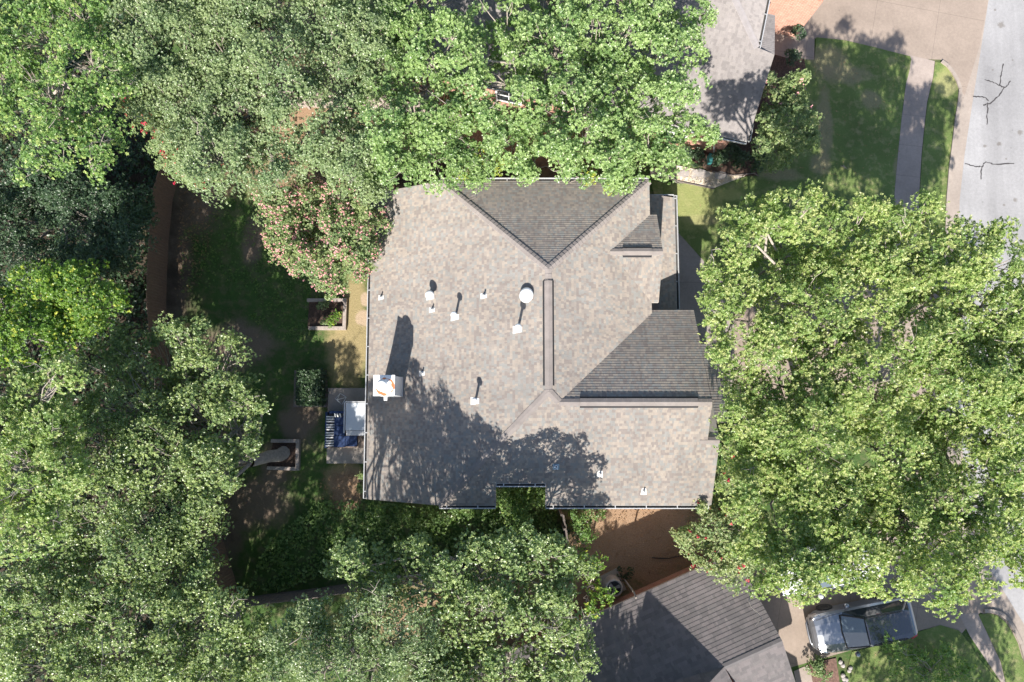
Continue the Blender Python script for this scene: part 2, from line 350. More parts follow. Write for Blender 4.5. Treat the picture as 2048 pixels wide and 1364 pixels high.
# ================= SETTING: ground, roads =================
def sheet(name,poly,z,mat,kind='structure',**k):
    mb=MB(); mb.face([Vector((p[0],p[1],z)) for p in poly]); o=mb.build(name,mat); 
    if o.data.polygons[0].normal.z<0: o.data.flip_normals()
    return tag(o,kind=kind,**k)
def slab(name,poly,z,h,mat):
    mb=MB(); P=[Vector((p[0],p[1],z)) for p in poly]
    a=sum(P[i].x*P[(i+1)%len(P)].y-P[(i+1)%len(P)].x*P[i].y for i in range(len(P)))
    if a<0: P=P[::-1]
    mb.prism(P,h); return tag(mb.build(name,mat),kind='structure')
sheet('ground',[(-160,-160),(160,-160),(160,160),(-160,160)],0,M['ground'])
# street, gutter pan, driveways
ledge=[(1990,-700),(1983,-200),(1977,0),(1950,171),(1929,308),(1919,400),(1915,550),(1915,800),(1935,1000),(1975,1130),(2030,1220),(2100,1330),(2180,1700)]
S0=G(ledge); sheet('street',S0+[Vector((60,S0[-1].y,0)),Vector((60,S0[0].y,0))],.008,M['street'])
pan_in=[(1960,-700),(1960,-200),(1950,0),(1917,178),(1908,239),(1896,342),(1888,420),(1884,550),(1884,800),(1903,1010),(1945,1150),(1998,1240),(2065,1350),(2140,1700)]
sheet('gutter_pan',S0+G(pan_in)[::-1],.012,M['kerb'])
sheet('driveway',Z3([(420,-900),(1790,-900),(1815,-60),(1838,0),(1790,260),(1700,560),(1672,520),(1620,420),(1560,350),(1380,345),(1000,262),(822,225),(820,355),(540,330),(470,300),(420,0)]),.016,M['drive'])
sheet('driveway',G([(1440,560),(1895,560),(1893,800),(1440,800)]),.016,M['drive'])
sheet('driveway',G([(1478,1180),(1520,1120),(1700,1080),(1915,1060),(1950,1150),(2000,1240),(1960,1225),(1920,1270),(1850,1258),(1583,1334),(1540,1350),(1500,1260)]),.016,M['drive'])
sheet('pavement',Z3([(1385,325),(1525,358),(1515,450),(1480,600),(1462,760),(1448,900),(1435,1120),(1425,1700),(1290,1700),(1290,1120),(1310,900),(1330,700),(1355,500)]),.020,M['walk'])
sheet('pavement',Z4([(1560,480),(1700,470),(1870,830),(1910,1000),(2100,1500),(1960,1500),(1870,980),(1640,640)]),.020,M['walk'])
sheet('front_path',G([(1350,456),(1450,457),(1468,560),(1468,820),(1440,820),(1350,700)]),.020,M['walk_main'])
sheet('front_path',Z4([(325,905),(430,858),(500,1010),(540,1250),(400,1250)]),.022,M['walk'])
def patch(name,P,z,mat): return slab(name,P,z,.06,mat)
patch('lawn',Z3([(832,220),(1000,238),(1160,275),(1380,332),(1386,350),(1375,420),(1352,500),(1328,700),(1308,900),(1288,1120),(1288,1640),(330,1700),(0,1335),(-60,1320),(-140,1060),(0,1070),(110,1080),(230,1108),(330,1060),(470,1020),(500,900),(560,600),(560,330),(650,350),(820,350)]),.035,M['lawn'])
patch('lawn',Z3([(1527,362),(1560,368),(1592,392),(1620,430),(1648,480),(1664,525),(1655,600),(1640,700),(1618,880),(1603,1000),(1588,1190),(1578,1700),(1428,1700),(1437,1120),(1450,900),(1464,760),(1482,600),(1516,450)]),.035,M['lawn'])
patch('lawn',Z4([(1705,482),(1780,470),(1850,490),(1905,535),(1950,600),(2000,700),(2040,840),(2090,1050),(2160,1500),(2080,1500),(1915,1000),(1873,830)]),.035,M['lawn'])
patch('lawn',Z4([(760,760),(1000,700),(1290,600),(1420,560),(1560,600),(1640,700),(1700,800),(1868,990),(1900,1400),(700,1400),(700,980)]),.035,M['lawn'])
# kerb: a raised rim between gutter pan and grass
def kerb(P,w=.16,h=.1):
    mb=MB()
    for a,b in zip(P,P[1:]): mb.bar(a+Vector((0,0,h/2)),b+Vector((0,0,h/2)),w,h)
    return tag(mb.build('kerb',M['kerb'],bevel=.02),kind='structure')
kerb(Z3([(1562,362),(1598,388),(1628,426),(1655,476),(1671,522),(1664,600),(1648,700),(1626,880),(1611,1000),(1596,1190),(1584,1600)]))
kerb(Z4([(1745,452),(1800,452),(1868,470),(1925,520),(1972,595),(2022,700),(2060,840),(2110,1050),(2180,1500)]))
# cracks in the street
for i,cr in enumerate([[(1925,375),(1912,440),(1905,500),(1930,515),(1950,500),(1970,475)],[(1820,468),(1860,478),(1905,502)],[(1930,515),(1900,560),(1850,605),(1808,615)],[(1750,565),(1800,566),(1826,575),(1838,592)],[(1836,598),(1832,660),(1830,730)],[(1700,960),(1760,974),(1800,976),(1820,950),(1860,960),(1990,958)],[(1800,975),(1796,1050)]]):
    P=Z3(cr,.0); rr=random.Random(i); Q=[]
    for a,b in zip(P,P[1:]):
        for k in range(5):
            t=k/5; q=a.lerp(b,t); Q.append(q+Vector((rr.uniform(-.03,.03),rr.uniform(-.03,.03),0)))
    Q.append(P[-1]); mb=MB()
    for a,b in zip(Q,Q[1:]):
        d=(b-a).normalized(); s_=Vector((-d.y,d.x,0))*rr.uniform(.015,.035); z=Vector((0,0,.0125+.0002*i))
        mb.face([a-s_+z,b-s_+z,b+s_+z,a+s_+z])
    tag(mb.build('street_crack',M['tar']),kind='structure')
# beds
patch('gravel_bed',G([(1300,340),(1348,330),(1385,338),(1450,350),(1490,352),(1426,377),(1385,368),(1348,362),(1300,352)]),.045,M['gravel'])
patch('mulch_bed',G([(1418,285),(1500,283),(1515,352),(1470,352),(1420,345),(1380,318)]),.05,M['mulch'])
patch('mulch_bed',Z3([(555,312),(650,340),(760,345),(770,420),(640,520),(560,700),(500,900),(430,830),(470,620)]),.05,M['mulch'])
patch('mulch_bed',Z4([(440,850),(640,805),(665,980),(680,1200),(520,1250)]),.045,M['mulch_r'])
mb=MB(); P=G([(1424,343),(1465,351),(1508,347),(1517,352)],.06)
for a,b in zip(P,P[1:]): mb.bar(a,b,.03,.1)
tag(mb.build('bed_edging',M['fence_g']),'dark curved edging strip round the shaded mulch bed beside the gravel','edging')
mb=MB(); P=G([(1296,350),(1350,362),(1390,370),(1428,378)],.06)
for a,b in zip(P,P[1:]): mb.bar(a,b,.03,.1)
tag(mb.build('bed_edging',M['fence_g']),'dark edging strip between the sunny lawn and the pale gravel','edging')
for k,(px,py,r) in enumerate([(1398,350,.5),(1440,352,.35),(1368,348,.3)]):
    c=U(px,py); mb=MB(); mb.prism([c+Vector((r*random.Random(k*9+i).uniform(.8,1.15)*math.cos(i*PI/4),.6*r*math.sin(i*PI/4),.075)) for i in range(8)],.06)
    tag(mb.build('flagstone',M['stone'],bevel=.01),['largest grey flagstone in the pale gravel strip','small grey flagstone at the right end of the gravel strip','small grey flagstone at the left of the gravel strip'][k],'flagstone','flagstones in the gravel')
# bricks edging at bottom right bed
def rock(name,c,r,mat,seed,label,cat,group=None,flat=.7):
    rr=random.Random(seed); mb=MB(); n=9
    prof=[(r*.8,0),(r,.25*r),(r*.9,.6*r),(r*.5,.85*r)]
    mb.lathe(c,[(a,b*flat/.7) for a,b in prof],n)
    mb.v=[(x+rr.uniform(-.12,.12)*r,y+rr.uniform(-.12,.12)*r,z) for x,y,z in mb.v]
    return tag(mb.build(name,mat),label,cat,group)
for k in range(8):
    x,y=[(705,985),(698,960),(690,935),(735,900),(745,880),(690,860),(672,835),(715,965)][k]
    rock('edging_rock',Z4([(x,y)])[0]+Vector((0,0,.03)),.10,M['stone'],k,'small pale rock in the row edging the bottom right bed','rock','rocks edging the bottom right bed')

# ================= shingled roofs =================
def clipv(poly,a,b):     # poly: [(u,v)], keep a<=v<=b
    def cl(P,f):
        out=[]
        for i in range(len(P)):
            p,q=P[i],P[(i+1)%len(P)]; fp,fq=f(p),f(q)
            if fp>=0: out.append(p)
            if (fp>=0)!=(fq>=0):
                t=fp/(fp-fq); out.append((p[0]+(q[0]-p[0])*t,p[1]+(q[1]-p[1])*t))
        return out
    P=cl(poly,lambda p:p[1]-a); 
    if len(P)<3: return []
    P=cl(P,lambda p:b-p[1]); return P if len(P)>=3 else []
def shingle(mb,poly,row=.117,step=.006,org=None,lift=0.):
    P=[Vector(p) for p in poly]; n=None
    for i in range(len(P)):
        n_=(P[1]-P[0]).cross(P[(i+2)%len(P)]-P[0])
        if n_.length>1e-3: n=n_.normalized(); break
    if n.z<0: n=-n
    u=Vector((0,0,1)).cross(n).normalized(); v=n.cross(u)     # v points up slope
    o=Vector(org) if org is not None else min(P,key=lambda p:p.z)
    Q=[((p-o).dot(u),(p-o).dot(v)) for p in P]; vmin=min(q[1] for q in Q); vmax=max(q[1] for q in Q)
    k=math.floor(vmin/row-1e-6)
    while k*row<vmax:
        a,b=k*row,(k+1)*row; k+=1
        S=clipv(Q,a,b)
        if not S: continue
        a0=min(q[1] for q in S)
        def W(q): return o+u*q[0]+v*q[1]+n*(lift+step*(1-(q[1]-a)/row)+.002)
        T=[W(q) for q in S]
        if (T[1]-T[0]).cross(T[2]-T[0]).dot(n)<0: T=T[::-1]; S=S[::-1]
        mb.face(T,[(q[0],min(max(q[1],a+.001),b-.002)) for q in S])
        low=sorted([q for q in S if abs(q[1]-a0)<1e-5],key=lambda q:q[0])
        if len(low)>=2:
            A,B=W(low[0]),W(low[-1]); mb.face([A-n*(step+.006),B-n*(step+.006),B,A],[(q[0],a+.01) for q in (low[0],low[-1],low[-1],low[0])])
def deck(mb,poly,th=.14,gap=.012):
    P=[Vector(p)-Vector((0,0,gap)) for p in poly]
    if sum(P[i].x*P[(i+1)%len(P)].y-P[(i+1)%len(P)].x*P[i].y for i in range(len(P)))<0: P=P[::-1]
    mb.prism(P,th)
def ridge_caps(mb,a,b,n1,n2,w=.15,step=.2,lift=.022):
    a=Vector(a); b=Vector(b); d=(b-a); Ln=d.length; d/=Ln
    def side(n):
        n=Vector(n).normalized(); s=n.cross(d).normalized(); 
        return s if s.z<0 else -s
    s1,s2=side(n1),side(n2); up=(Vector(n1).normalized()+Vector(n2).normalized()).normalized(); k=0.
    while k<Ln:
        e=min(k+step,Ln); A=a+d*k+up*(lift+.012); B=a+d*e+up*lift
        for s in (s1,s2):
            mb.face([A,B,B+s*w,A+s*w] if True else None)
            mb.face([A+s*w,B+s*w,B+s*w-up*.03,A+s*w-up*.03])
        mb.face([A,A+s1*w,A+s1*w-up*.016,A-up*.016]); mb.face([A,A+s2*w,A+s2*w-up*.016,A-up*.016])
        k=e
def gutter(house,a,b,out,up_in=.0,w=.11,white=True,name='gutter',brk=1.25):
    a=Vector(a); b=Vector(b); d=(b-a).normalized(); o=Vector(out).normalized(); z=Vector((0,0,1)); mb=MB()
    # trough: back, floor, front, rolled lip
    for off,wd,zz,h in ((.008,.012,-.07,.12),(w,.02,-.065,.13)): mb.bar(a+o*off+z*zz,b+o*off+z*zz,wd,h)
    mb.bar(a+o*(w/2)+z*(-.125),b+o*(w/2)+z*(-.125),w,.012)
    mb.bar(a+o*(w+.012)+z*.002,b+o*(w+.012)+z*.002,.03,.012)
    for e in (a,b): mb.bar(e+z*-.065,e+o*w+z*-.065,.012,.125)
    L_=(b-a).length; k=.3
    while k<L_: p=a+d*k; mb.bar(p+z*.004,p+o*(w+.02)+z*.004,.035,.008); k+=brk
    g=mb.build(name,M['gutter'],house)
    mb=MB(); mb.bar(a+o*(w/2)+d*.02+z*-.112,b+o*(w/2)-d*.02+z*-.112,w-.03,.008); mb.build('leaf_litter',M['gutter_in'],g)
    return g
V=Vector
# ---------------- main house ----------------
xw,z0,p_,xr,zr=-6.26,2.60,.539,1.382,6.72; yn,zn,ya,yg,ys,zs=9.40,4.342,5.158,.50,-4.05,4.386
xA=xw+(zn-z0)/p_; xNE=xr+(zr-zn)/p_; xS=xw+(zs-z0)/p_; ps=(zr-zs)/(yg-ys)
Wz=lambda x:z0+p_*(x-xw); Ez=lambda x:zr-p_*(x-xr); Sz=lambda y:zs+ps*(y-ys)
ywr=.087; zwr=Sz(ywr); xv=xr+(zr-zwr)/p_; xwe=7.56; xne=8.03; ynr=-1.38; znr=Sz(ynr); ywn=3.90; zwn=4.26; pw=(zwr-zwn)/(ywn-ywr)
nW=V((-p_,0,1)).normalized(); nE=V((p_,0,1)).normalized(); nS=V((0,-ps,1)).normalized(); nN=V((0,(zr-zn)/(yn-ya),1)).normalized(); nWN=V((0,pw,1)).normalized()
H1=empty('brick_house',(0,2,0),'large house with multi tone shingle roof and white chimney filling the centre','house')
planes=[]
W1=[V((xw,ys,z0)),V((xS,ys,zs)),V((xr,yg,zr)),V((xr,ya,zr)),V((xA,yn,zn)),V((xw,yn,z0))]
N1=[V((xA,yn,zn)),V((xr,ya,zr)),V((xNE,yn,zn))]
E1=[V((xr,yg,zr)),V((xv,ywr,zwr)),V((xNE,ywn-.15,zn)),V((xNE,yn,zn)),V((xr,ya,zr))]
ntop=onplane(1040,967,V((0,ys,zs)),nS).y; nl=onplane(992,990,V((0,ys,zs)),nS).x; nr=onplane(1091,990,V((0,ys,zs)),nS).x
def S_(x,y): return V((x,y,Sz(y)))
xh=lambda y:xS+(y-ys)*(xr-xS)/(yg-ys)
S1=[[S_(xr,yg),S_(xh(ntop),ntop),S_(xwe,ntop),S_(xwe,ywr),S_(xv,ywr)],
    [S_(xS,ys),S_(nl,ys),S_(nl,ntop),S_(xh(ntop),ntop)],
    [S_(nr,ys),S_(xne,ys),S_(xne,ntop),S_(nr,ntop)],
    [S_(xwe,ntop),S_(xne,ntop),S_(xne,ynr),S_(xwe,ynr)]]
WN=[V((xv,ywr,zwr)),V((xwe,ywr,zwr)),V((xwe,ywn,zwn)),V((xNE+.02,ywn,zwn))]
NN=[V((xwe-.02,ynr,znr)),V((xne,ynr,znr)),V((xne,1.7,znr-pw*3.08)),V((xwe-.02,1.7,znr-pw*3.08))]
# dormer gable on the east slope
d0=onplane(1220,503,V((xr,0,zr)),nE); zd=d0.z; yd=d0.y
xd=((1330-1024)/FPX)*(CAMH-zd)*1.004; yN=onplane(1301,430,V((xr,0,zr)),nE).y; yS=onplane(1305,605,V((xr,0,zr)),nE).y
ydn,yds=yN,yS; ze=zn
DN=[d0,V((xd,yd,zd)),V((xd,ydn,ze)),V((xNE,ydn,ze))]; DS=[d0,V((xNE,yds,ze)),V((xd,yds,ze)),V((xd,yd,zd))]
print('dormer',d0,xd,ydn,yds)
# porch roof
pz=2.75; g0=U(1349,395,pz); g1=U(1353,617,pz); xg=(g0.x+g1.x)/2; ypn=g0.y; yps=g1.y-.35; xpw=xNE-.35; zpw=pz+(xg-xpw)*.40
PR=[V((xpw,ypn,zpw)),V((xpw,yps,zpw)),V((xg,yps,pz)),V((xg,ypn,pz))]
mb=MB(); dk=MB()
orgW=W1[0]
for P,org in [(W1,W1[0]),(N1,N1[0]),(E1,E1[2])]+[(q,S_(0,ys)) for q in S1]+[(WN,WN[2]),(NN,WN[2]),(DN,DN[2]),(DS,DS[2]),(PR,PR[2])]:
    shingle(mb,P,org=org,step=.0078 if (P is N1 or P is WN or P is NN or P is DN) else .006); deck(dk,P)
roof=mb.build('roof',M['shingle'],H1); dk.build('fascia',M['trim'],H1)
cp=MB()
ridge_caps(cp,W1[4],V((xr,ya,zr)),nW,nN); ridge_caps(cp,N1[2],V((xr,ya,zr)),nE,nN)
ridge_caps(cp,V((xr,ya,zr)),V((xr,yg,zr)),nW,nE); ridge_caps(cp,W1[1],V((xr,yg,zr)),nW,nS); ridge_caps(cp,V((xv,ywr,zwr)),V((xr,yg,zr)),nE,nS)
ridge_caps(cp,V((xv,ywr,zwr)),V((xwe,ywr,zwr)),nWN,nS); ridge_caps(cp,V((xwe-.3,ynr,znr)),V((xne,ynr,znr)),nWN,nS)
nDS=V((0,-(zd-ze)/(yd-yds),1)); nDN=V((0,(zd-ze)/(ydn-yd),1)); ridge_caps(cp,d0,V((xd,yd,zd)),nDN,nDS)
cp.build('ridge_cap',M['cap'],H1)
# ridge vents: raised shingled strips over a dark mesh edge, widened as painted shadow
def ridge_vent(a,b,n1,n2,w=.17,h=.07):
    a=V(a); b=V(b); d=(b-a).normalized(); up=V((0,0,1)); lo=MB(); hi=MB()
    def side(n):
        n=V(n).normalized(); s=n.cross(d).normalized(); return s if s.z<0 else -s
    s1,s2=side(n1),side(n2)
    for s in (s1,s2):
        lo.face([a+up*(h-.004)+s*(w+.012),b+up*(h-.004)+s*(w+.012),b+s*(w+.075)+up*.006,a+s*(w+.075)+up*.006])
        lo.face([a+up*(h-.004),b+up*(h-.004),b+up*(h-.004)+s*(w+.016),a+up*(h-.004)+s*(w+.016)])
    for e in (a,b): lo.face([e+up*(h-.004),e+s1*(w+.01)+up*(h-.006),e+s1*(w+.01),e,e+s2*(w+.01),e+s2*(w+.01)+up*(h-.006)])
    r=lo.build('ridge_vent',M['capshadow'],H1)
    ridge_caps(hi,a,b,n1,n2,w=w,step=.2,lift=h); hi.build('vent_cap',M['cap'],r); return r
y1=onplane(1095,561,V((xr,0,zr)),V((0,0,1))).y; y2=onplane(1095,771,V((xr,0,zr)),V((0,0,1))).y
ridge_vent((xr,y2,zr),(xr,y1,zr),nW,nE)
x1=onplane(1160,805,V((0,0,zwr)),V((0,0,1))).x; x2=onplane(1397,805,V((0,0,zwr)),V((0,0,1))).x
ridge_vent((x1,ywr,zwr),(x2,ywr,zwr),nWN,nS,h=.06)
x1=onplane(1246,505,V((0,0,zd)),V((0,0,1))).x; x2=onplane(1304,505,V((0,0,zd)),V((0,0,1))).x
ridge_vent((x1,yd,zd),(x2,yd,zd),nDN,nDS,h=.055)
# walls
mb=MB()
def extr_y(P,y0,y1):
    A=[V((x,y0,z)) for x,z in P]; B=[V((x,y1,z)) for x,z in P]; mb.face(A); mb.face(B[::-1])
    for i in range(len(P)): j=(i+1)%len(P); mb.face([A[i],B[i],B[j],A[j]])
def extr_x(P,x0,x1):
    A=[V((x0,y,z)) for y,z in P]; B=[V((x1,y,z)) for y,z in P]; mb.face(A[::-1]); mb.face(B)
    for i in range(len(P)): j=(i+1)%len(P); mb.face([A[i],A[j],B[j],B[i]])
extr_y([(xw+.45,0),(xA+.3,0),(xA+.3,Wz(xA+.3)-.2),(xw+.45,Wz(xw+.45)-.2)],ys+.3,yn-.3)
extr_y([(xA+.31,0),(5.35,0),(5.35,4.15),(xA+.31,4.15)],ntop+.3,yn-.45)
extr_y([(xA+.31,0),(nl-.25,0),(nl-.25,4.15),(xA+.31,4.15)],ys+.35,ntop+.29)
extr_x([(ys+.35,0),(3.45,0),(3.45,4.3),(ywr,zwr-.25),(ys+.35,4.35)],nr+.25,7.25)
extr_x([(ys+.36,0),(1.3,0),(1.3,znr-pw*2.7-.3),(ynr,znr-.25),(ys+.36,4.3)],7.26,7.75)
extr_x([(yds+.25,0),(ydn-.25,0),(ydn-.25,ze),(yd,zd-.25),(yds+.25,ze)],5.3,xd-.3)
mb.build('wall',M['brick_main'],H1)
# gutters
gutter(H1,(xw,ys+.03,z0),(xw,yn-.03,z0),(-1,0,0)); gutter(H1,(xA+.02,yn,zn),(xNE-.02,yn,zn),(0,1,0))
gutter(H1,(xS+.02,ys,zs),(nl-.02,ys,zs),(0,-1,0)); gutter(H1,(nr+.02,ys,zs),(xne-.1,ys,zs),(0,-1,0))
gutter(H1,(nl+.01,ntop,Sz(ntop)),(nr-.01,ntop,Sz(ntop)),(0,-1,0)); gutter(H1,(xg,yps,pz),(xg,ypn+.1,pz),(1,0,0)); gutter(H1,(xpw+.4,ypn,pz+.02),(xg-.02,ypn,pz+.02),(0,1,0),brk=.6)
# windows and front door so the walls are not blank when seen from the side
def window(house,c,w,h,out):
    out=V(out).normalized(); s=V((0,0,1)).cross(out); c=V(c); mb=MB(); z=V((0,0,1)); Mx=Matrix((s,out,z)).transposed()
    mb.box(c+out*.02,(w,.03,h),M=Mx); f=MB()
    for dx,dz,a,b in ((0,h/2,w+.1,.07),(0,-h/2,w+.1,.07),(w/2,0,.07,h),(-w/2,0,.07,h),(0,0,.04,h),(0,0,w,.04)): f.box(c+s*dx+z*dz+out*.035,(a,.05,b),M=Mx)
    fo=f.build('window',M['white'],house); mb.build('pane',M['glass'],fo)
for y in (7.5,5,2,-1.5): window(H1,(xw+.45,y,1.45),1.4,1.1,(-1,0,0))
for x in (-1,2.2,4): window(H1,(x,yn-.45,1.6),1.2,1.2,(0,1,0))
for x in (4,6): window(H1,(x,ys+.35,1.6),1.2,1.3,(0,-1,0))
window(H1,(7.75,-2.3,1.7),1.8,1.6,(1,0,0)); window(H1,(7.25,1.9,1.7),1.2,1.5,(1,0,0))
# chimney: white stucco stack with flared foot, rusty metal top and round flue cap
zc=5.5; a=U(748,751,zc); b=U(788,791,zc); cx,cy=(a.x+b.x)/2,(a.y+b.y)/2; hx,hy=(b.x-a.x)/2,(a.y-b.y)/2
chroot=onplane(770,772,W1[0],nW)
mb=MB(); prof=[(3.0-.55,.05),(3.2,.045),(3.8,.015),(4.4,0.),(zc-.08,0)]
R_=[[V((cx+sx*(hx+e),cy+sy*(hy+e),z)) for sx,sy in ((-1,-1),(1,-1),(1,1),(-1,1))] for z,e in prof]
for r0,r1 in zip(R_,R_[1:]):
    for i in range(4): j=(i+1)%4; mb.face([r0[i],r0[j],r1[j],r1[i]])
ch=mb.build('chimney',M['white'],H1)
mb=MB(); mb.prism([V((cx+sx*(hx+.02),cy+sy*(hy+.02),zc)) for sx,sy in ((-1,-1),(1,-1),(1,1),(-1,1))],.085); mb.build('chimney_top',M['rust'],ch,bevel=.01)
mb=MB(); mb.tube([(cx-.02,cy,zc),(cx-.02,cy,zc+.28)],.14,18); mb.lathe((cx-.02,cy,zc+.28),[(.15,0),(.235,.01),(.235,.06),(.16,.13),(.05,.17)],28); mb.build('flue_cap',M['white'],ch,smooth=False)
mb=MB(); mb.box((cx+.03,cy-hy-.1,zc-.25),(.12,.2,.12)); mb.build('wall_vent',M['white'],ch)
# vents
def vent(px,py,plane,n,kind,h):
    p=onplane(px,py,plane,n); n=V(n).normalized(); u=V((0,0,1)).cross(n).normalized(); v=n.cross(u); Mx=Matrix((u,v,n)).transposed()
    fl=MB(); s=.15 if kind=='small' else .2
    F=[(-s*.8,-s*1.1),(s*.8,-s*1.1),(s*.55,s*.9),(-s*.55,s*.9)]
    fl.prism([p+Mx@V((x,y,.018)) for x,y in F],.01)
    cone=[(s*.55,.0),(s*.36,.05),(.05,.1)]; fl.lathe(p+n*.018,cone,16,Matrix.Identity(3))
    mb=MB(); z=V((0,0,1))
    if kind=='small': mb.tube([p,p+z*h],.032,12); 
    elif kind=='cap':
        mb.tube([p,p+z*h],.05,12); mb.lathe(p+z*h,[(.06,-.02),(.12,-.01),(.125,.06),(.09,.10),(.02,.12)],20)
    elif kind=='hood':
        mb.tube([p,p+z*h],.10,14); mb.lathe(p+z*h,[(.11,-.03),(.185,-.02),(.185,.05),(.1,.09)],20)
    o=mb.build('roof_vent',M['white'],H1,smooth=kind!='small'); fl.build('flashing',M['vent_metal'],o)
    if kind=='small': k=MB(); k.lathe(p+z*(h-.001),[(.024,0),(.024,.004)],10); k.build('pipe_mouth',M['black'],o)
    return o
Wp=(W1[0],nW); Sp=(V((0,ys,zs)),nS)
for px,py in ((763,595),(865,620),(968.5,592),(845,747)): vent(px,py,*Wp,'small',.24)
for px,py,h in ((911,634,.75),(1036,659,.85),(951,802,.7)): vent(px,py,*Wp,'cap',h)
vent(862,593,*Wp,'hood',.42)
vent(1200,947,*Sp,'small',.2); vent(1287.5,982,*Sp,'small',.22)
# pipe with blue grey flashing in the shadow
p=onplane(1112,933,*Sp); mb=MB(); mb.tube([p,p+V((0,0,.16))],.06,14); o=mb.build('roof_vent',M['white'],H1); k=MB(); k.lathe(p+V((0,0,.16)),[(.035,0),(.035,.004)],12); k.build('pipe_mouth',M['black'],o)
mb=MB(); Mx=Matrix((V((1,0,0)),nS.cross(V((1,0,0))),nS)).transposed(); mb.box(p+nS*.016,(.26,.26,.012),M=Mx); mb.build('flashing',M['blue_flash'],o)
# round attic fan dome
p=onplane(1056,591,*Wp); mb=MB(); mb.lathe(p,[(.23,-.05),(.24,.09),(.285,.11),(.30,.15),(.26,.21),(.17,.25),(.06,.262)],32,nW.to_track_quat('Z','Y').to_matrix()); mb.build('attic_fan_dome',M['white'],H1,smooth=True)

# ---------------- house at the top ----------------
H2=empty('brick_house',U(1400,150),'house at the top with pale grey shingles and orange brick walls behind the trees','house')
ang=math.radians(-12.8); ex=V((math.cos(ang),math.sin(ang),0)); ey=V((-ex.y,ex.x,0)); q2=3.0
O=U(1495,283,q2); sl=.45
def h2(e,n,z): return O+ex*e+ey*n+V((0,0,z-q2))
nA=(V((0,0,1))-ey*sl).normalized(); nB=(V((0,0,1))+ex*sl).normalized(); nC=(V((0,0,1))+ey*sl).normalized()
rk=onplane(1536,106,O,nA); nR=(rk-O).dot(ey); zR=q2+sl*nR
c1=onplane(1515,95,O,nA); eB=(c1-O).dot(ex); n1=(c1-O).dot(ey); 
print('h2 ridge',nR,zR,eB,n1)
T=4.2; k2=h2(eB-T,n1+T,q2+sl*(n1+T)); 
A2=[h2(-16,0,q2),h2(0,0,q2),h2(0,nR,zR),h2(eB,n1,q2+sl*n1),k2,h2(-12.,n1+T,q2+sl*(n1+T)),h2(-16,n1+T-4,q2+sl*(n1+T-4))]
B2=[h2(eB,n1,q2+sl*n1),h2(eB,n1+14,q2+sl*n1),k2+ey*0+ey*6-V((0,0,0)),k2]
C2=[h2(0,nR,zR),h2(0,nR+2.5,zR-2.5*sl),h2(eB-.6,nR+2.5,zR-2.5*sl),h2(eB-.6,nR,zR)]
D2=[k2,k2+ey*6,h2(-12,n1+T+6,k2.z),h2(-12,n1+T,k2.z)]
A2a=[A2[0],A2[1],A2[2],A2[3]]+[A2[4],A2[5],A2[6]]
mb=MB(); dk=MB()
for P,org in ((A2a,O),(B2,B2[0]),(C2,C2[1])): shingle(mb,P,row=.125,step=.009,org=org); deck(dk,P,.13)
# far slopes complete the roof beyond the frame
FN=[h2(-12,n1+T,k2.z),k2,k2+ey*6,h2(eB,n1+14,q2+sl*n1),h2(-16,n1+14,q2+sl*n1)]
shingle(mb,[h2(-12,n1+T,k2.z),k2,k2+ey*.01,h2(-12,n1+T+.01,k2.z)],row=.2,step=.012)
mb.build('roof',M['shingle2'],H2); dk.build('fascia',M['trim'],H2)
cp=MB(); ridge_caps(cp,c1,k2,nA,nB); cp.build('ridge_cap',M['cap2'],H2)
mb=MB()
def wall2(pts,z1):
    mb.prism([h2(e,n,z1) for e,n in pts],z1)
wall2([(-15.6,.45),(-.45,.45),(-.45,nR+2.),(-15.6,nR+2)],q2-.12)
ga,gb=U(1536,70),U(1591,74)
gd=(gb-ga).normalized(); e0=(ga-O).dot(ex); n0=(ga-O).dot(ey); e1=(gb-O).dot(ex); nn1=(gb-O).dot(ey)
wall2([(e0-2.5,n0),(e1,nn1),(e1+.1,nn1+9),(e0-2.5,n0+9)],3.0)
# brick gable end rising under the small side roof
mb.face([h2(-.45,.45,q2-.12),h2(-.45,nR,zR-.2),h2(-.45,nR+2,q2+.3),h2(-.45,nR+2,q2-.12)])
mb.build('wall',M['brick_o'],H2)
gutter(H2,h2(-15.9,0,q2),h2(-.03,0,q2),-ey); gutter(H2,h2(eB,n1,q2+sl*n1),h2(eB,n1+13,q2+sl*n1),ex)
gutter(H2,h2(0,.05,q2-.02),h2(0,.9,q2-.02),ex,brk=.3)
mb=MB(); a=U(1443,277,2.8); mb.tube([a,a+V((-.1,.35,-.1)),a+V((-.2,.3,-.5)),U(1428,308,.15)],.045,8); mb.build('downspout',M['gutter'],H2)
window(H2,h2(-7.0,.45,1.4),1.6,1.2,-ey); window(H2,h2(-3,.45,1.4),1.2,1.2,-ey); window(H2,h2(-11,.45,1.4),1.2,1.2,-ey)
mb=MB(); mb.prism([U(x,y,.5) for x,y in ((1419,306),(1427,307),(1426,324),(1419,323))],.5); o=mb.build('storage_bin',M['teal'],bevel=.03); tag(o,'small teal plastic bin at the corner of the top house','bin')

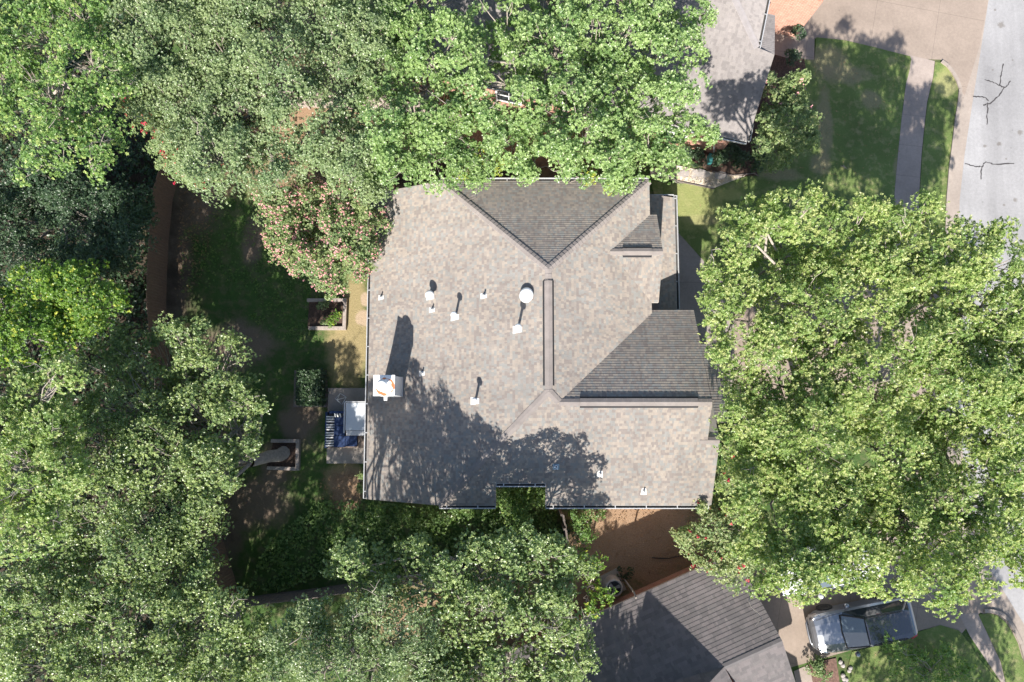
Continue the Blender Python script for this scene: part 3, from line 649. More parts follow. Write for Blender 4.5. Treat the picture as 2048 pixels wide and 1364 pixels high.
# ---------------- house at the bottom ----------------
H3=empty('brick_house',U(1350,1300),'house at the bottom with charcoal shingles and dark red brick wall','house')
q3=2.3; O3=U(1170,1238,q3); e3=U(1385,1142,q3); ex3=(e3-O3).normalized(); ey3=V((-ex3.y,ex3.x,0)); s3=.42
nN3=(V((0,0,1))+ey3*s3).normalized()
def on3(px,py): return onplane(px,py,O3,nN3)
def h3(e,n,z): return O3+ex3*e+ey3*n+V((0,0,z-q3))
eE=(on3(1530,1222)-O3).dot(ex3)
rE=on3(1564,1281); rW=on3(1438,1312); dR=-(rE-O3).dot(ey3); zR3=q3+s3*dR
eR=(rE-O3).dot(ex3); eW=(rW-O3).dot(ex3)
print('h3',dR,zR3,eR,eW,eE)
nS3=(V((0,0,1))-ey3*s3).normalized()
PN=[h3(-9,0,q3),h3(eR,0,q3),h3(eR,-dR,zR3),h3(eW-.1,-dR,zR3),h3(-9,-dR,zR3)]
PS=[h3(eW,-dR,zR3),h3(eR,-dR,zR3),h3(eR,-2*dR,q3),h3(eW+dR*.2,-2*dR,q3)]
# higher main block: ridge climbs to the south west, steep north face, shallow lit south east face
V0=h3(eW,-dR,zR3); rt=h3(eW-4.3,-dR-.45,zR3+2.4); 
PU=[V0,rt,h3(eW-4.3,-dR+.5,zR3-.25),]
PL=[V0,h3(eW+.5,-dR-6,zR3-1.1),h3(eW-4.3,-dR-7,zR3+1.0),rt]
nPL=(PL[1]-PL[0]).cross(PL[3]-PL[0]).normalized(); nPL=nPL if nPL.z>0 else -nPL
def fit(P,n,p0): return [V((p.x,p.y,p0.z-((p.x-p0.x)*n.x+(p.y-p0.y)*n.y)/n.z)) for p in P]
PL=fit(PL,nPL,V0)
WGN=[h3(eR-6,-7,q3),h3(eR-1.6,-7,q3),h3(eR-1.6,-10,q3+1.5),h3(eR-6,-10,q3+1.5)]; WGS=[h3(eR-6,-10,q3+1.5),h3(eR-1.6,-10,q3+1.5),h3(eR-1.6,-13,q3),h3(eR-6,-13,q3)]
mb=MB(); dk=MB()
for P in (WGN,WGS): shingle(mb,P,row=.165,step=.0095); deck(dk,P,.13)
for P,org in ((PN[:4]+[PN[4]],O3),(PS,PS[2]),(PL,PL[1]),(PU,PU[2])): shingle(mb,P,row=.165,step=.0095,org=org)
for P in (PN,PS,PL): deck(dk,P,.13)
mb.build('roof',M['shingle3'],H3); dk.build('fascia',M['trim'],H3)
cp=MB(); ridge_caps(cp,h3(eW,-dR,zR3),h3(eR,-dR,zR3),nN3,nS3,w=.13); cp.build('ridge_cap',M['cap3'],H3)
mb=MB(); mb.prism([h3(*a,q3-.12) for a in ((-8.8,-.5),(eR-.35,-.5),(eR-.35,-2*dR+.4),(-8.8,-2*dR+.4))],q3-.12)
mb.face([h3(eR-.35,-.5,q3-.12),h3(eR-.35,-dR,zR3-.2),h3(eR-.35,-2*dR+.4,q3-.12)])
mb.prism([h3(*a,q3-.12) for a in ((eR-5.8,-7.4),(eR-1.9,-7.4),(eR-1.9,-12.6),(eR-5.8,-12.6))],q3-.12); mb.face([h3(eR-1.9,-7.4,q3-.1),h3(eR-1.9,-10,q3+1.4),h3(eR-1.9,-12.6,q3-.1)])
mb.face([rt-V((0,0,.02)),h3(eW-4.3,-dR+.5,zR3-.3),h3(eW-4.3,-dR+.5,q3),h3(eW-4.3,-dR-6,q3),h3(eW-4.3,-dR-6,rt.z-2.6)])
mb.build('wall',M['brick'],H3)
ga=U(1225,1221,q3); gb=U(1273,1200,q3); gutter(H3,ga,gb,ey3,brk=.6)
mb=MB(); a=U(1272,1196,2.7); mb.tube([a,a+V((-.02,.15,-.3)),a+V((-.05,.1,-2.6))],.04,8); mb.tube([U(1222,1216,2.6),U(1222,1210,.2)],.04,8); mb.build('downspout',M['barkl'],H3)
# ================= yard objects =================
def local_root(name,loc,rz,label,cat,group=None):
    o=empty(name,loc,label,cat,group,rz); LOCAL.add(o.name); return o
def copy_tree(o,parent=None):
    c=o.copy(); C.objects.link(c); c.parent=parent
    for ch_ in list(o.children): copy_tree(ch_,c)
    return c
# patio
p0=G([(656,776),(760,776),(756,927),(653,927)],.10); slab('patio',p0,.10,.12,M['patio'])
# timber planters
def planter(pts,label,open_left=False,mat='timber',h=.25,w=.16):
    P=G(pts,h); r=empty('timber_planter',sum(P,V())/len(P)-V((0,0,h)),label,'planter','timber framed planting beds in the back yard')
    segs=list(zip(P,P[1:])) if open_left else list(zip(P,P[1:]+P[:1]))
    for a,b in segs:
        mb=MB(); d=(b-a).normalized()*w/2
        for k in range(2): mb.bar(a-d*(1 if k else .98)-V((0,0,h*.25+k*h*.5)),b-d*(1 if k else 1.02)-V((0,0,h*.25+k*h*.5)),w-.004*k,h*.49)
        mb.build('timber_rail',M[mat],r,bevel=.01)
    mb=MB(); mb.prism([V((p.x,p.y,h*.45)) for p in P],h*.44); mb.build('soil',M['mulch'],r); return r
planter([(617,600),(690,600),(688,656),(613,656)],'sunlit timber bed near the pink flowering bush, open on its left side',True)
planter([(592,744),(648,744),(650,811),(590,811)],'dark timber bed filled by the square clipped hedge',mat='fence_g')
planter([(545,882),(595,882),(594,938),(530,936)],'timber bed in the shade round the leaning tree trunk',True)
# corner sofa (navy, striped pillows), built to the photograph's L
so_=empty('corner_sofa',U(675,870,.1),'navy blue L shaped outdoor sofa with black and white striped pillows on the patio','sofa')
zb=.42
mb=MB()
for P in (G([(655,824),(690,824),(690,895),(655,895)],zb-.1),G([(690,872),(716,872),(716,895),(690,895)],zb-.1)): mb.prism(P,.28)
mb.build('frame',M['decking'],so_,bevel=.02)
for P in ([(667,831),(689,831),(689,850),(667,850)],[(667,851),(689,851),(689,871),(667,871)],[(667,872),(690,872),(690,894),(667,894)],[(691,872),(714,872),(714,893),(691,893)]):
    mb=MB(); mb.prism(G(P,zb+.04),.14); mb.build('seat_cushion',M['navy'],so_,bevel=.035)
mb=MB(); mb.prism(G([(651,824),(655,824),(653,896),(649,896)],zb+.22),.7); mb.prism(G([(658.3,822),(690,822),(690,827),(658.3,827)],zb+.3),.7); mb.build('backrest',M['navy'],so_,bevel=.02)
for (x,y,vert) in ((661,838,1),(661,854,1),(660,870,1),(660,886,1),(676,829,0)):
    c=U(x,y,zb+.12); mb=MB(); hw,hl=(.17,.19) if vert else (.21,.13); n=7
    for i in range(n):
        for j in range(n):
            def pt(a,b_):
                u,v_=a/n*2-1,b_/n*2-1; z=.09*(1-u*u)**.5*(1-v_*v_)**.5 if abs(u)<1 and abs(v_)<1 else 0
                return c+V((u*hw,v_*hl,z+(.10*(-u) if vert else .10*v_)))
            uvf=lambda a,b_: ((b_ if vert else a)/n*3.4+.1,.5)
            mb.face([pt(i,j),pt(i+1,j),pt(i+1,j+1),pt(i,j+1)],[uvf(i,j),uvf(i+1,j),uvf(i+1,j+1),uvf(i,j+1)])
    n_=len(mb.f); 
    mb.prism([c+V((sx*hw*.96,sy*hl*.96,(.10*(-sx) if vert else .10*sy)-.002)) for sx,sy in ((-1,-1),(1,-1),(1,1),(-1,1))],.06)
    mb.build('striped_pillow',M['stripe'],so_)
# hot tub sized white topped box with pale frame
tb=empty('covered_table',U(715,838,.1),'long white topped table with a pale raised rim beside the blue sofa','table')
zt=.85; a=U(692,806,zt); b=U(742,866,zt); a.x+=.0
mb=MB(); mb.prism([V((a.x,b.y+.12,zt)),V((b.x,b.y+.12,zt)),V((b.x,a.y,zt)),V((a.x,a.y,zt))],.06); mb.build('table_top',M['cover'],tb,bevel=.01)
mb=MB(); mb.bar(V((a.x-.05,b.y,zt+.02)),V((a.x-.05,a.y+.08,zt+.02)),.06,.08); mb.bar(V((a.x-.05,a.y+.05,zt+.02)),V((b.x,a.y+.05,zt+.02)),.06,.08); mb.build('rim',M['gutter'],tb,bevel=.008)
mb=MB(); mb.prism([V((a.x+.02,b.y-.12,zt-.1)),V((b.x,b.y-.12,zt-.1)),V((b.x,b.y+.10,zt-.062)),V((a.x+.02,b.y+.10,zt-.062))],.03); mb.build('front_flap',M['gutter'],tb)
for x,y in ((a.x+.05,a.y-.1),(b.x-.1,a.y-.1),(a.x+.05,b.y+.1),(b.x-.1,b.y+.1)):
    mb=MB(); mb.bar(V((x,y,.1)),V((x,y,zt-.1)),.07,.07,up=V((1,0,0))); mb.build('leg',M['gutter'],tb)
# low slatted side tables
def slats(pts,z,label):
    P=G(pts,z); r=empty('slatted_bench',(P[0]+P[2])/2-V((0,0,z-.1)),label,'bench'); mb=MB(); n=max(3,int((P[1]-P[0]).length/.11))
    for i in range(n):
        t0,t1=(i+.06)/n,(i+.94)/n; mb.prism([P[0].lerp(P[1],t0),P[0].lerp(P[1],t1),P[3].lerp(P[2],t1),P[3].lerp(P[2],t0)],.03)
    mb.build('slat_top',M['decking'],r)
    for i in (0,1,2,3):
        q=P[i].lerp((P[0]+P[2])/2,.1); mb=MB(); mb.bar(V((q.x,q.y,.1)),V((q.x,q.y,z-.03)),.05,.05,up=V((1,0,0))); mb.build('leg',M['decking'],r)
slats([(717,872),(744,872),(742,896),(716,896)],.42,'low slatted wooden bench between the blue sofa and the house wall')
# wire pyramid frame
c=U(682,798,.1); r=.27; mb=MB(); ring=[c+V((r*math.cos(q),r*math.sin(q),.02)) for q in (0.3,1.7,3.1,4.9)]; top=c+V((-.05,-.04,.5))
for i in range(4): mb.tube([ring[i],ring[(i+1)%4]],.012,6); mb.tube([ring[i],top],.014,6)
tag(mb.build('folding_stand',M['white']),'thin white folding wire stand on the grey patio corner','stand')
# air conditioner
c=U(1229,1177,.9); ac=local_root('air_conditioner',(c.x,c.y,0),math.radians(25),'round topped grey air conditioner beside the dark red brick wall','air conditioner')
mb=MB(); mb.box((0,0,.04),(1.0,1.05,.08)); mb.build('pad',M['patio'],ac)
mb=MB(); pf=[]; 
for z,s in ((.08,.40),(.80,.40),(.86,.37),(.88,.31)): pf.append((s,z))
mb.lathe((0,0,0),pf[:3]+[(.33,.875),(.31,.84)],20); mb.build('cabinet',M['ac'],ac,bevel=.0)
mb=MB(); mb.lathe((0,0,.842),[(.30,0),(.30,.004)],24); w_=mb.build('fan_well',M['black'],ac)
mb=MB()
for k in range(3):
    q=k*2*PI/3; d=V((math.cos(q),math.sin(q),0)); s=V((-d.y,d.x,0)); z=V((0,0,.85)); mb.face([z+d*.05-s*.04,z+d*.26-s*.10,z+d*.27+s*.06+V((0,0,.012)),z+d*.05+s*.05+V((0,0,.012))])
mb.lathe((0,0,.85),[(.07,0),(.06,.02)],12); mb.build('fan',M['ac'],w_)
mb=MB()
for rr in (.08,.13,.18,.23,.28): mb.tube([V((rr*math.cos(q*PI/12),rr*math.sin(q*PI/12),.872)) for q in range(25)],.0035,4,cap=False)
for k in range(8): d=V((math.cos(k*PI/4),math.sin(k*PI/4),0)); mb.tube([d*.05+V((0,0,.874)),d*.32+V((0,0,.874))],.004,4)
mb.build('guard',M['black'],ac)
# hose
mb=MB(); mb.tube(G([(1304,1115),(1312,1116),(1325,1117),(1340,1116),(1352,1113),(1365,1112),(1385,1108),(1400,1112)],.03),.022,8)
tag(mb.build('garden_hose',M['black']),'dark garden hose lying on the shaded brown dirt above the bottom house','hose')
# fences
def fence(pts,label,h=1.75,bw=.14,mat='fence',zpost=2.4):
    P=G(pts); r=empty('wooden_fence',P[0],label,'fence'); bd=MB(); rr=random.Random(len(pts)); pc=[]
    for a,b in zip(P,P[1:]):
        d=(b-a); Ln=d.length; d/=Ln; s=V((-d.y,d.x,0)); k=0; 
        while k<Ln-.02:
            w=min(bw,Ln-k); hh=h+rr.uniform(-.03,.03); lean=s*rr.uniform(-.012,.012)
            q=a+d*(k+w/2); z=V((0,0,1)); wv=d*(w/2-.006); t=s*.011
            base=[q-wv-t,q+wv-t,q+wv+t,q-wv+t]; top=[p+z*hh+lean for p in base]
            bd.face(top); 
            for i in range(4): j=(i+1)%4; bd.face([base[i],base[j],top[j],top[i]])
            k+=bw
        for zz in (.3,.95,1.55):
            rl=MB(); rl.bar(a+s*-.035+V((0,0,zz)),b+s*-.035+V((0,0,zz)),.04,.09); rl.build('rail',M[mat],r)
        k=0
        while k<Ln: pc.append(a+d*k-s*.09); k+=zpost
    bd.build('board_panel',M[mat],r)
    for q in pc: m_=MB(); m_.box(q+V((0,0,h/2-.03)),(.09,.09,h-.06)); m_.build('post',M[mat],r)
fence([(392,255),(366,330),(345,400),(337,480),(333,560),(332,610),(345,760),(385,900),(424,1013),(455,1110),(480,1192)],'long brown wooden fence down the left side of the back yard')
fence([(484,1196),(560,1185),(640,1176),(740,1160),(900,1135),(1060,1105),(1130,1088)],'dark weathered fence crossing under the trees below the yard',mat='fence_g')
fence([(1122,1018),(1127,1045),(1133,1086)],'short fence from the lower house wall to the trees',mat='fence_g')
fence([(400,240),(500,222),(620,214),(760,222),(850,236),(930,262)],'weathered fence hidden under the trees at the top',mat='timber')
# fallen branch bits on the lawn
mb=MB()
for a,b in (((975,970),(1010,985)),((990,965),(1000,985))): A,B=Z3([a,b],.06); mb.tube([A,(A+B)/2+V((0,0,.03)),B],.02,5)
tag(mb.build('fallen_twig',M['barkl']),'small pale fallen twigs lying on the shaded front lawn','twig')

# ================= vehicles (front at -X, local metres) =================
def car(name,loc,rz,label,paint,roofpaint,L_=4.75,Wd=1.86,H_=1.62):
    r=local_root(name,loc,rz,label,'car','cars parked on the driveway'); hl=L_/2
    # body loft: stations along x: (x, halfwidth, z_belt, z_low)
    ST=[(-hl,.50,.62,.42),(-hl+.05,.70,.70,.32),(-hl+.16,.80,.80,.28),(-hl+.40,.89,.88,.24),(-hl+.8,.935,.95,.22),(-hl+1.25,.945,1.0,.22),(-.6,.945,1.03,.22),(.4,.95,1.04,.22),(1.3,.945,1.06,.22),(hl-.45,.93,1.06,.24),(hl-.15,.88,1.03,.28),(hl-.03,.80,.95,.33),(hl,.70,.80,.40)]
    def section(st):
        x,w,zb,zl=st; w*=Wd/1.9; crown=.07 if x<-.5 else .02
        return [V((x,-w*.86,zl)),V((x,-w,zl+.14)),V((x,-w*1.0,zb-.26)),V((x,-w*.97,zb-.10)),V((x,-w*.88,zb)),V((x,-w*.5,zb+crown)),V((x,0,zb+crown*1.25)),V((x,w*.5,zb+crown)),V((x,w*.88,zb)),V((x,w*.97,zb-.10)),V((x,w,zb-.26)),V((x,w,zl+.14)),V((x,w*.86,zl))]
    body=MB(); Sx=[section(s) for s in ST]
    for a,b in zip(Sx,Sx[1:]):
        for i in range(len(a)-1): body.face([a[i],b[i],b[i+1],a[i+1]])
        body.face([a[-1],b[-1],b[0],a[0]])
    body.face(Sx[0][::-1]); body.face(Sx[-1])
    bo=body.build('body',paint,r,smooth=True)
    def cabin(zs_,name,mat,inset=0):
        pass
    # greenhouse: lower ring at belt, upper ring at roof
    lo=[(-.98,.60),(-.86,.82),(1.75,.84),(2.08,.74)]; up=[(-.22,.56),(-.12,.64),(1.5,.63),(1.78,.55)]
    zb=1.05; zt=H_
    def ring(P,z,k=1): return [V((x,-w*k,z)) for x,w in P]+[V((x,w*k,z)) for x,w in P[::-1]]
    A=ring(lo,zb-.03); B=ring(up,zt-.05); g=MB(); n=len(A)
    for i in range(n): j=(i+1)%n; g.face([A[i],A[j],B[j],B[i]])
    gl=g.build('side_windows',M['glass'],r)
    # windscreen proud of the glass house
    ws=MB(); P=[V((-.965,-.70,zb+.0)),V((-.965,.70,zb+.0)),V((-.235,.56,zt-.045)),V((-.235,-.56,zt-.045))]; nn=(P[1]-P[0]).cross(P[3]-P[0]).normalized(); nn=nn if nn.z>0 else -nn
    P2=[p+nn*.02 for p in P]; mid=[(P2[0]+P2[1])/2+nn*.05+V((-.07,0,0)),(P2[2]+P2[3])/2+nn*.035]
    ws.face([P2[0],mid[0],mid[1],P2[3]]); ws.face([mid[0],P2[1],P2[2],mid[1]]); wo_=ws.build('windscreen',M['windscreen'],r,smooth=True)
    wp=MB(); wp.tube([(-.99,-.05,1.075),(-.78,-.55,1.19)],.009,5); wp.tube([(-.99,.55,1.07),(-.80,.05,1.22)],.009,5); wp.build('wiper',M['black'],wo_)
    # roof panel, crowned
    rf=MB(); R0=ring([(x-.0,w+.01) for x,w in up],zt-.05); R1=ring([(x*.985+.01,w*.93) for x,w in up],zt-.01); R2=ring([(x*.93+.05,w*.6) for x,w in up],zt+.012)
    for a,b in ((R0,R1),(R1,R2)):
        for i in range(n): j=(i+1)%n; rf.face([a[i],a[j],b[j],b[i]])
    rf.face(R2); rf.build('roof',roofpaint,r,smooth=True)
    for s in (-1,1):
        m_=MB(); m_.tube([(-.05,s*.60,zt+.0),(.0,s*.60,zt+.045),(1.35,s*.595,zt+.045),(1.45,s*.59,zt+.0)],.018,6); m_.build('roof_rail',M['black'],r)
        m_=MB(); m_.tube([(-.97,s*.71,zb+.0),(-.23,s*.60,zt-.04)],.035,6); m_.build('pillar',M['black'],r); m_=MB(); m_.tube([(1.52,s*.60,zt-.05),(2.02,s*.76,zb)],.04,6); m_.build('pillar',paint,r)
        m_=MB(); m_.lathe((-.62,s*1.06,1.06),[(.04,-.08),(.11,-.05),(.12,.02),(.06,.09)],12); m_.bar((-.6,s*.93,1.02),(-.6,s*1.04,1.04),.06,.04); m_.build('side_mirror',paint,r,smooth=True)
        m_=MB(); m_.face([V((-hl+.03,s*.50,.715)),V((-hl+.12,s*.78,.76)),V((-hl+.62,s*.885,.945)),V((-hl+.40,s*.62,.935))]) ; hl_=m_; 
        hv=MB(); hv.tube([(-hl+.10,s*.60,.73),(-hl+.20,s*.72,.79),(-hl+.46,s*.82,.875)],[.05,.075,.03],8); hv.build('headlight',M['chrome'],r,smooth=True)
        tl=MB(); tl.tube([(hl-.10,s*.60,.93),(hl-.12,s*.80,.93),(hl-.35,s*.90,.95)],[.045,.055,.03],8); tl.build('tail_light',FL['red'],r,smooth=True)
        ln=MB(); ln.tube([(-hl+.25,s*.62,.885),(-hl+.8,s*.76,1.01),(-.98,s*.80,1.045)],.008,4); ln.build('bonnet_seam',M['black'],r)
        for x in (-hl+.95,hl-1.0):
            w_=MB(); w_.lathe((0,0,0),[(.20,-.11),(.345,-.11),(.36,-.07),(.36,.07),(.345,.11),(.20,.11)],24,Matrix.Rotation(PI/2,3,'X'))
            w_.v=[(a+x,b+s*.85,c_+.36) for a,b,c_ in w_.v]; wo2=w_.build('wheel',M['rubber'],r)
            k=MB(); k.lathe((0,0,0),[(.21,-.09),(.21,.112),(.06,.09)],20,Matrix.Rotation(-PI/2*s,3,'X')); k.v=[(a+x,b+s*.85,c_+.36) for a,b,c_ in k.v]; k.build('rim',M['chrome'],wo2)
    m_=MB(); m_.tube([(-hl-.015,-.42,.56),(-hl-.03,0,.57),(-hl-.015,.42,.56)],.045,8); m_.build('grille',M['black'],r)
    m_=MB(); m_.tube([(-hl+.10,-.66,.44),(-hl-.02,-.4,.42),(-hl-.03,0,.42),(-hl-.02,.4,.42),(-hl+.10,.66,.44)],.07,8); m_.build('bumper',paint,r,smooth=True)
    m_=MB(); m_.tube([(-1.02,-.74,1.055),(-1.10,0,1.10),(-1.02,.74,1.055)],.03,6); m_.build('cowl',M['black'],r,smooth=True)
    m_=MB(); m_.face([V((1.76,-.55,zt-.055)),V((2.07,-.70,zb+.02)),V((2.07,.70,zb+.02)),V((1.76,.55,zt-.055))]); m_.v=[(a+.02,b,c_+.012) for a,b,c_ in m_.v]; m_.build('rear_window',M['windscreen'],r)
    return r
fa,fb=U(1629,1266,.6),U(1812,1229,.6); cc=(fa+fb)/2; rz=math.atan2(fb.y-fa.y,fb.x-fa.x)
car('parked_car',(cc.x,cc.y,.02),rz,'silver estate car with shade toned roof, in full view on the bottom right driveway',M['silver'],M['shaded_paint'],4.6)  # silver roof given a dark colour that paints in the tree shade
n_=V((-math.sin(rz),math.cos(rz),0)); c2=cc+n_*2.75+V((math.cos(rz),math.sin(rz),0))*-1.05
car('parked_car',(c2.x,c2.y,.02),rz+.02,'white car almost hidden under the big yellow green tree',M['white_car'],M['white_car'])
# ================= vegetation =================
RNG=np.random.default_rng(7)
def unit(v): return v/np.maximum(np.linalg.norm(v,axis=-1,keepdims=True),1e-6)
def leaf_mesh(name,P,A,nl,ll,lw,mat,parent,rng,spread=(50,88),tipw=None,curl=.0):
    """P rosette centres, A rosette axes; nl leaves per rosette"""
    n=len(P)
    if n==0: return None
    P=np.repeat(P,nl,0); Ax=np.repeat(unit(A),nl,0); m=len(P)
    ref=unit(rng.normal(size=(n,3))); ref=np.repeat(ref,nl,0); e1=unit(np.cross(Ax,ref)); e2=np.cross(Ax,e1)
    az=np.tile(np.arange(nl)*2*np.pi/nl,n)+rng.normal(0,.35,m); el=np.radians(rng.uniform(spread[0],spread[1],m))
    rad=e1*np.cos(az)[:,None]+e2*np.sin(az)[:,None]
    D=Ax*np.cos(el)[:,None]+rad*np.sin(el)[:,None]
    S=unit(np.cross(D,Ax)); roll=rng.normal(0,.45,m)[:,None]; Nn=np.cross(S,D); S=unit(S*np.cos(roll)+Nn*np.sin(roll)); Nn=np.cross(S,D)
    Ln=(ll*rng.uniform(.65,1.25,m))[:,None]; W=(lw*rng.uniform(.8,1.2,m))[:,None]
    b=P+D*Ln*.08; mid=P+D*Ln*.55-Nn*Ln*.0; tip=P+D*Ln+Nn*0-np.array([0,0,1])*Ln*curl
    Vv=np.empty((m,4,3),np.float32); Vv[:,0]=b; Vv[:,1]=mid+S*W*.5+Nn*W*.12; Vv[:,2]=tip; Vv[:,3]=mid-S*W*.5+Nn*W*.12
    me=bpy.data.meshes.new(name); me.vertices.add(m*4); me.vertices.foreach_set('co',Vv.reshape(-1))
    me.loops.add(m*4); me.loops.foreach_set('vertex_index',np.arange(m*4,dtype=np.int32))
    me.polygons.add(m); me.polygons.foreach_set('loop_start',np.arange(m,dtype=np.int32)*4); 
    try: me.polygons.foreach_set('loop_total',np.full(m,4,np.int32))
    except Exception: pass
    at=me.attributes.new('rnd','FLOAT','FACE'); rr=np.clip(np.repeat(rng.random(n),nl)*.55+rng.random(m)*.45,0,1); at.data.foreach_set('value',rr.astype(np.float32))
    at=me.attributes.new('tip','FLOAT','FACE'); tw=np.zeros(n) if tipw is None else tipw; at.data.foreach_set('value',(np.repeat(tw,nl)*rng.uniform(.5,1,m)).astype(np.float32))
    me.materials.append(mat); me.update(); me.validate() if False else None
    o=bpy.data.objects.new(name,me); C.objects.link(o)
    if parent is not None: o.parent=parent; o.location=-parent_base(parent)
    global NLEAF; NLEAF+=m
    return o
NLEAF=0
def tubes_np(mb,pts,r0,r1,n=5):
    k=len(pts); mb.tube([V(p) for p in pts],[r0+(r1-r0)*i/(k-1) for i in range(k)],n,cap=False)
def wob(a,b,k,amp,rng):
    a=np.array(a,float); b=np.array(b,float); t=np.linspace(0,1,k)[:,None]; P=a+(b-a)*t; P[1:-1]+=rng.normal(0,amp,(k-2,3))*np.linalg.norm(b-a); return P
def tree(name,cat,label,blobs,ztop,base,mat,bark='bark',trunk_r=.22,ll=.105,lw=.055,nl=8,dens=1.,spray=.42,ros=17,tip=.3,fork=.4,group=None,flower=None,floc='pipe',filler=.45,bare=0,spread=(50,88),seed=0,sunny=.5,twig=.6,flat=.95,reach=None,mid=1,airy=0):
    rng=np.random.default_rng(seed+1000)
    if trunk_r>.1: ll*=.72; lw*=.80; ros=int(ros*1.72); dens*=1.38; filler=max(filler,.55)
    if airy: dens*=.8; filler=.15
    B=U(*base); root=empty(name,B,label,cat,group)
    PP=[];AA=[];TT=[]; tr=MB(); br=MB(); zf=ztop*fork
    fk=np.array([B.x,B.y,zf])
    cents=[]
    for bl in blobs:
        px,py,rp=bl[:3]; dz=bl[3] if len(bl)>3 else rng.uniform(-2.0 if 'big' in (group or '') else -1.25,.2)
        zt=ztop+dz; sc_=(CAMH-zt)/FPX; R=max(rp*sc_-.45*spray,.12); zc=max(zt-R*flat,.3*R); c=U(px,py,zt-.35*R*flat); cents.append((np.array([c.x,c.y,zc]),R,px,py))
    cc_=np.mean([q_[0] for q_ in cents if -60<q_[2]<2110 and -60<q_[3]<1424] or [q_[0] for q_ in cents],0)
    fk[:2]=fk[:2]*.6+cc_[:2]*.4
    if reach is not None: f_=U(*reach); fk=np.array(f_)
    tp=wob((B.x,B.y,0),fk,5,.02,rng); tubes_np(tr,tp,trunk_r*1.25,trunk_r*.8,10)
    for c,R,px,py in cents:
        ns=max(4,int(dens*7.2*(R/spray)**1.7*.62*(.85 if py>1420 or py<-40 else 1))); 
        d=unit(rng.normal(size=(ns*3,3))); d=d[d[:,2]>(.05 if airy else -.25)][:ns]; ns=len(d)
        # lumpy radius so that the outline is uneven
        ph=rng.uniform(0,6.28,3); lump=1+.16*np.sin(3.1*np.arctan2(d[:,1],d[:,0])+ph[0])+.12*np.sin(5.3*d[:,2]*2+ph[1])+rng.normal(0,.09,ns)
        sh=R*lump*(.86+.1*rng.random(ns)); inner=rng.random(ns)<filler*.5; sh=np.where(inner,sh*rng.uniform(.35,.75,ns),sh)
        sp=c+d*sh[:,None]*np.array([1,1,flat])
        sp[:,2]=np.maximum(sp[:,2],.15)
        # limb and twigs
        if trunk_r>.03 and -90<py<1440 and px<2120:
            lp=wob(fk,c-np.array([0,0,R*.25]),6,.045,rng); tubes_np(br,lp,trunk_r*.36,trunk_r*.12,7)
            for q in sp[rng.random(ns)<twig]:
                s0=lp[-1-rng.integers(0,2)]; pts=wob(s0,q,4,.06,rng); tubes_np(br,pts,max(.012,trunk_r*.12),.006,4)
        kr=rng.poisson(ros,ns)+3; idx=np.repeat(np.arange(ns),kr); m=len(idx)
        out=unit(unit(sp-c)+np.array([0,0,.55])); o_=out[idx]; s_=spray*rng.uniform(.7,1.25,ns)[idx]
        off=rng.normal(size=(m,3)); off=unit(off)*(rng.random(m)**.45)[:,None]
        along=np.sum(off*o_,1)[:,None]*o_; off=off-along*.55                     # flattened plates of foliage
        pos=sp[idx]+off*s_[:,None]; pos-=np.array([0,0,1])*(np.sum((off*s_[:,None])**2,1)*.5)[:,None]
        ax=unit(o_*.6+off*.8+np.array([0,-sunny,.6])+rng.normal(0,.28,(m,3)))
        PP.append(pos); AA.append(ax); rel=(np.sum(off*o_,1)+1)/2
        TT.append(np.where(rng.random(m)<tip,rng.uniform(.3,1,m),0)*np.where(inner[idx],.3,1))
    P=np.concatenate(PP); A=np.concatenate(AA); T=np.concatenate(TT)
    if mid:
        k=P[:,2]>.05; P,A,T=P[k],A[k],T[k]
    leaf_mesh('crown',P,A,nl,ll,lw,mat,root,rng,spread,T)
    if flower:
        col,frac,fs=flower[:3]; cl=np.sin(P[:,0]*4.1+seed)*np.sin(P[:,1]*3.7)+.7*np.sin(P[:,0]*9.3)*np.sin(P[:,1]*8.1+1); z=rng.random(len(P))<frac*np.clip(.75+1.1*cl,.12,2.2)
        if len(flower)>3:          # flowers restricted to one side of the crown
            fx,fy,fr=flower[3]; 
            g=U(fx,fy,ztop); dd=np.hypot(P[:,0]-g.x,P[:,1]-g.y); z&=dd<fr
        FP=P[z]+A[z]*.06; 
        if len(FP):
            # each panicle a cone of small petals
            k=5; Q=np.repeat(FP,k,0)+rng.normal(0,fs*.55,(len(FP)*k,3)); leaf_mesh('blossom',Q,unit(rng.normal(size=Q.shape)+np.array([0,0,1.])),5,fs,fs*.8,FL[col],root,rng,(40,85))
    for i in range(bare):
        c,R=[q_[:2] for q_ in cents if 30<q_[2]<2000 and 30<q_[3]<1330][rng.integers(0,len([q_ for q_ in cents if 30<q_[2]<2000 and 30<q_[3]<1330]))]; q=c+np.array([rng.normal(0,.4)*R,rng.normal(0,.4)*R,R*flat*1.02]); a=rng.uniform(0,6.28); e=q+np.array([math.cos(a)*.9,math.sin(a)*.9,.25])
        pts=wob(q-np.array([0,0,.7]),e,6,.06,rng); tubes_np(br,pts,.02,.006,5)
        for j in (3,4): 
            a2=a+rng.choice([-.8,.8]); tubes_np(br,wob(pts[j],pts[j]+np.array([math.cos(a2)*.35,math.sin(a2)*.35,.08]),3,.05,rng),.010,.004,4)
    tr.build('trunk',M[bark],root,smooth=True)
    if br.v: br.build('branches',M['barkl'],root,smooth=True)
    return root
G1='shade trees over and around the yard'
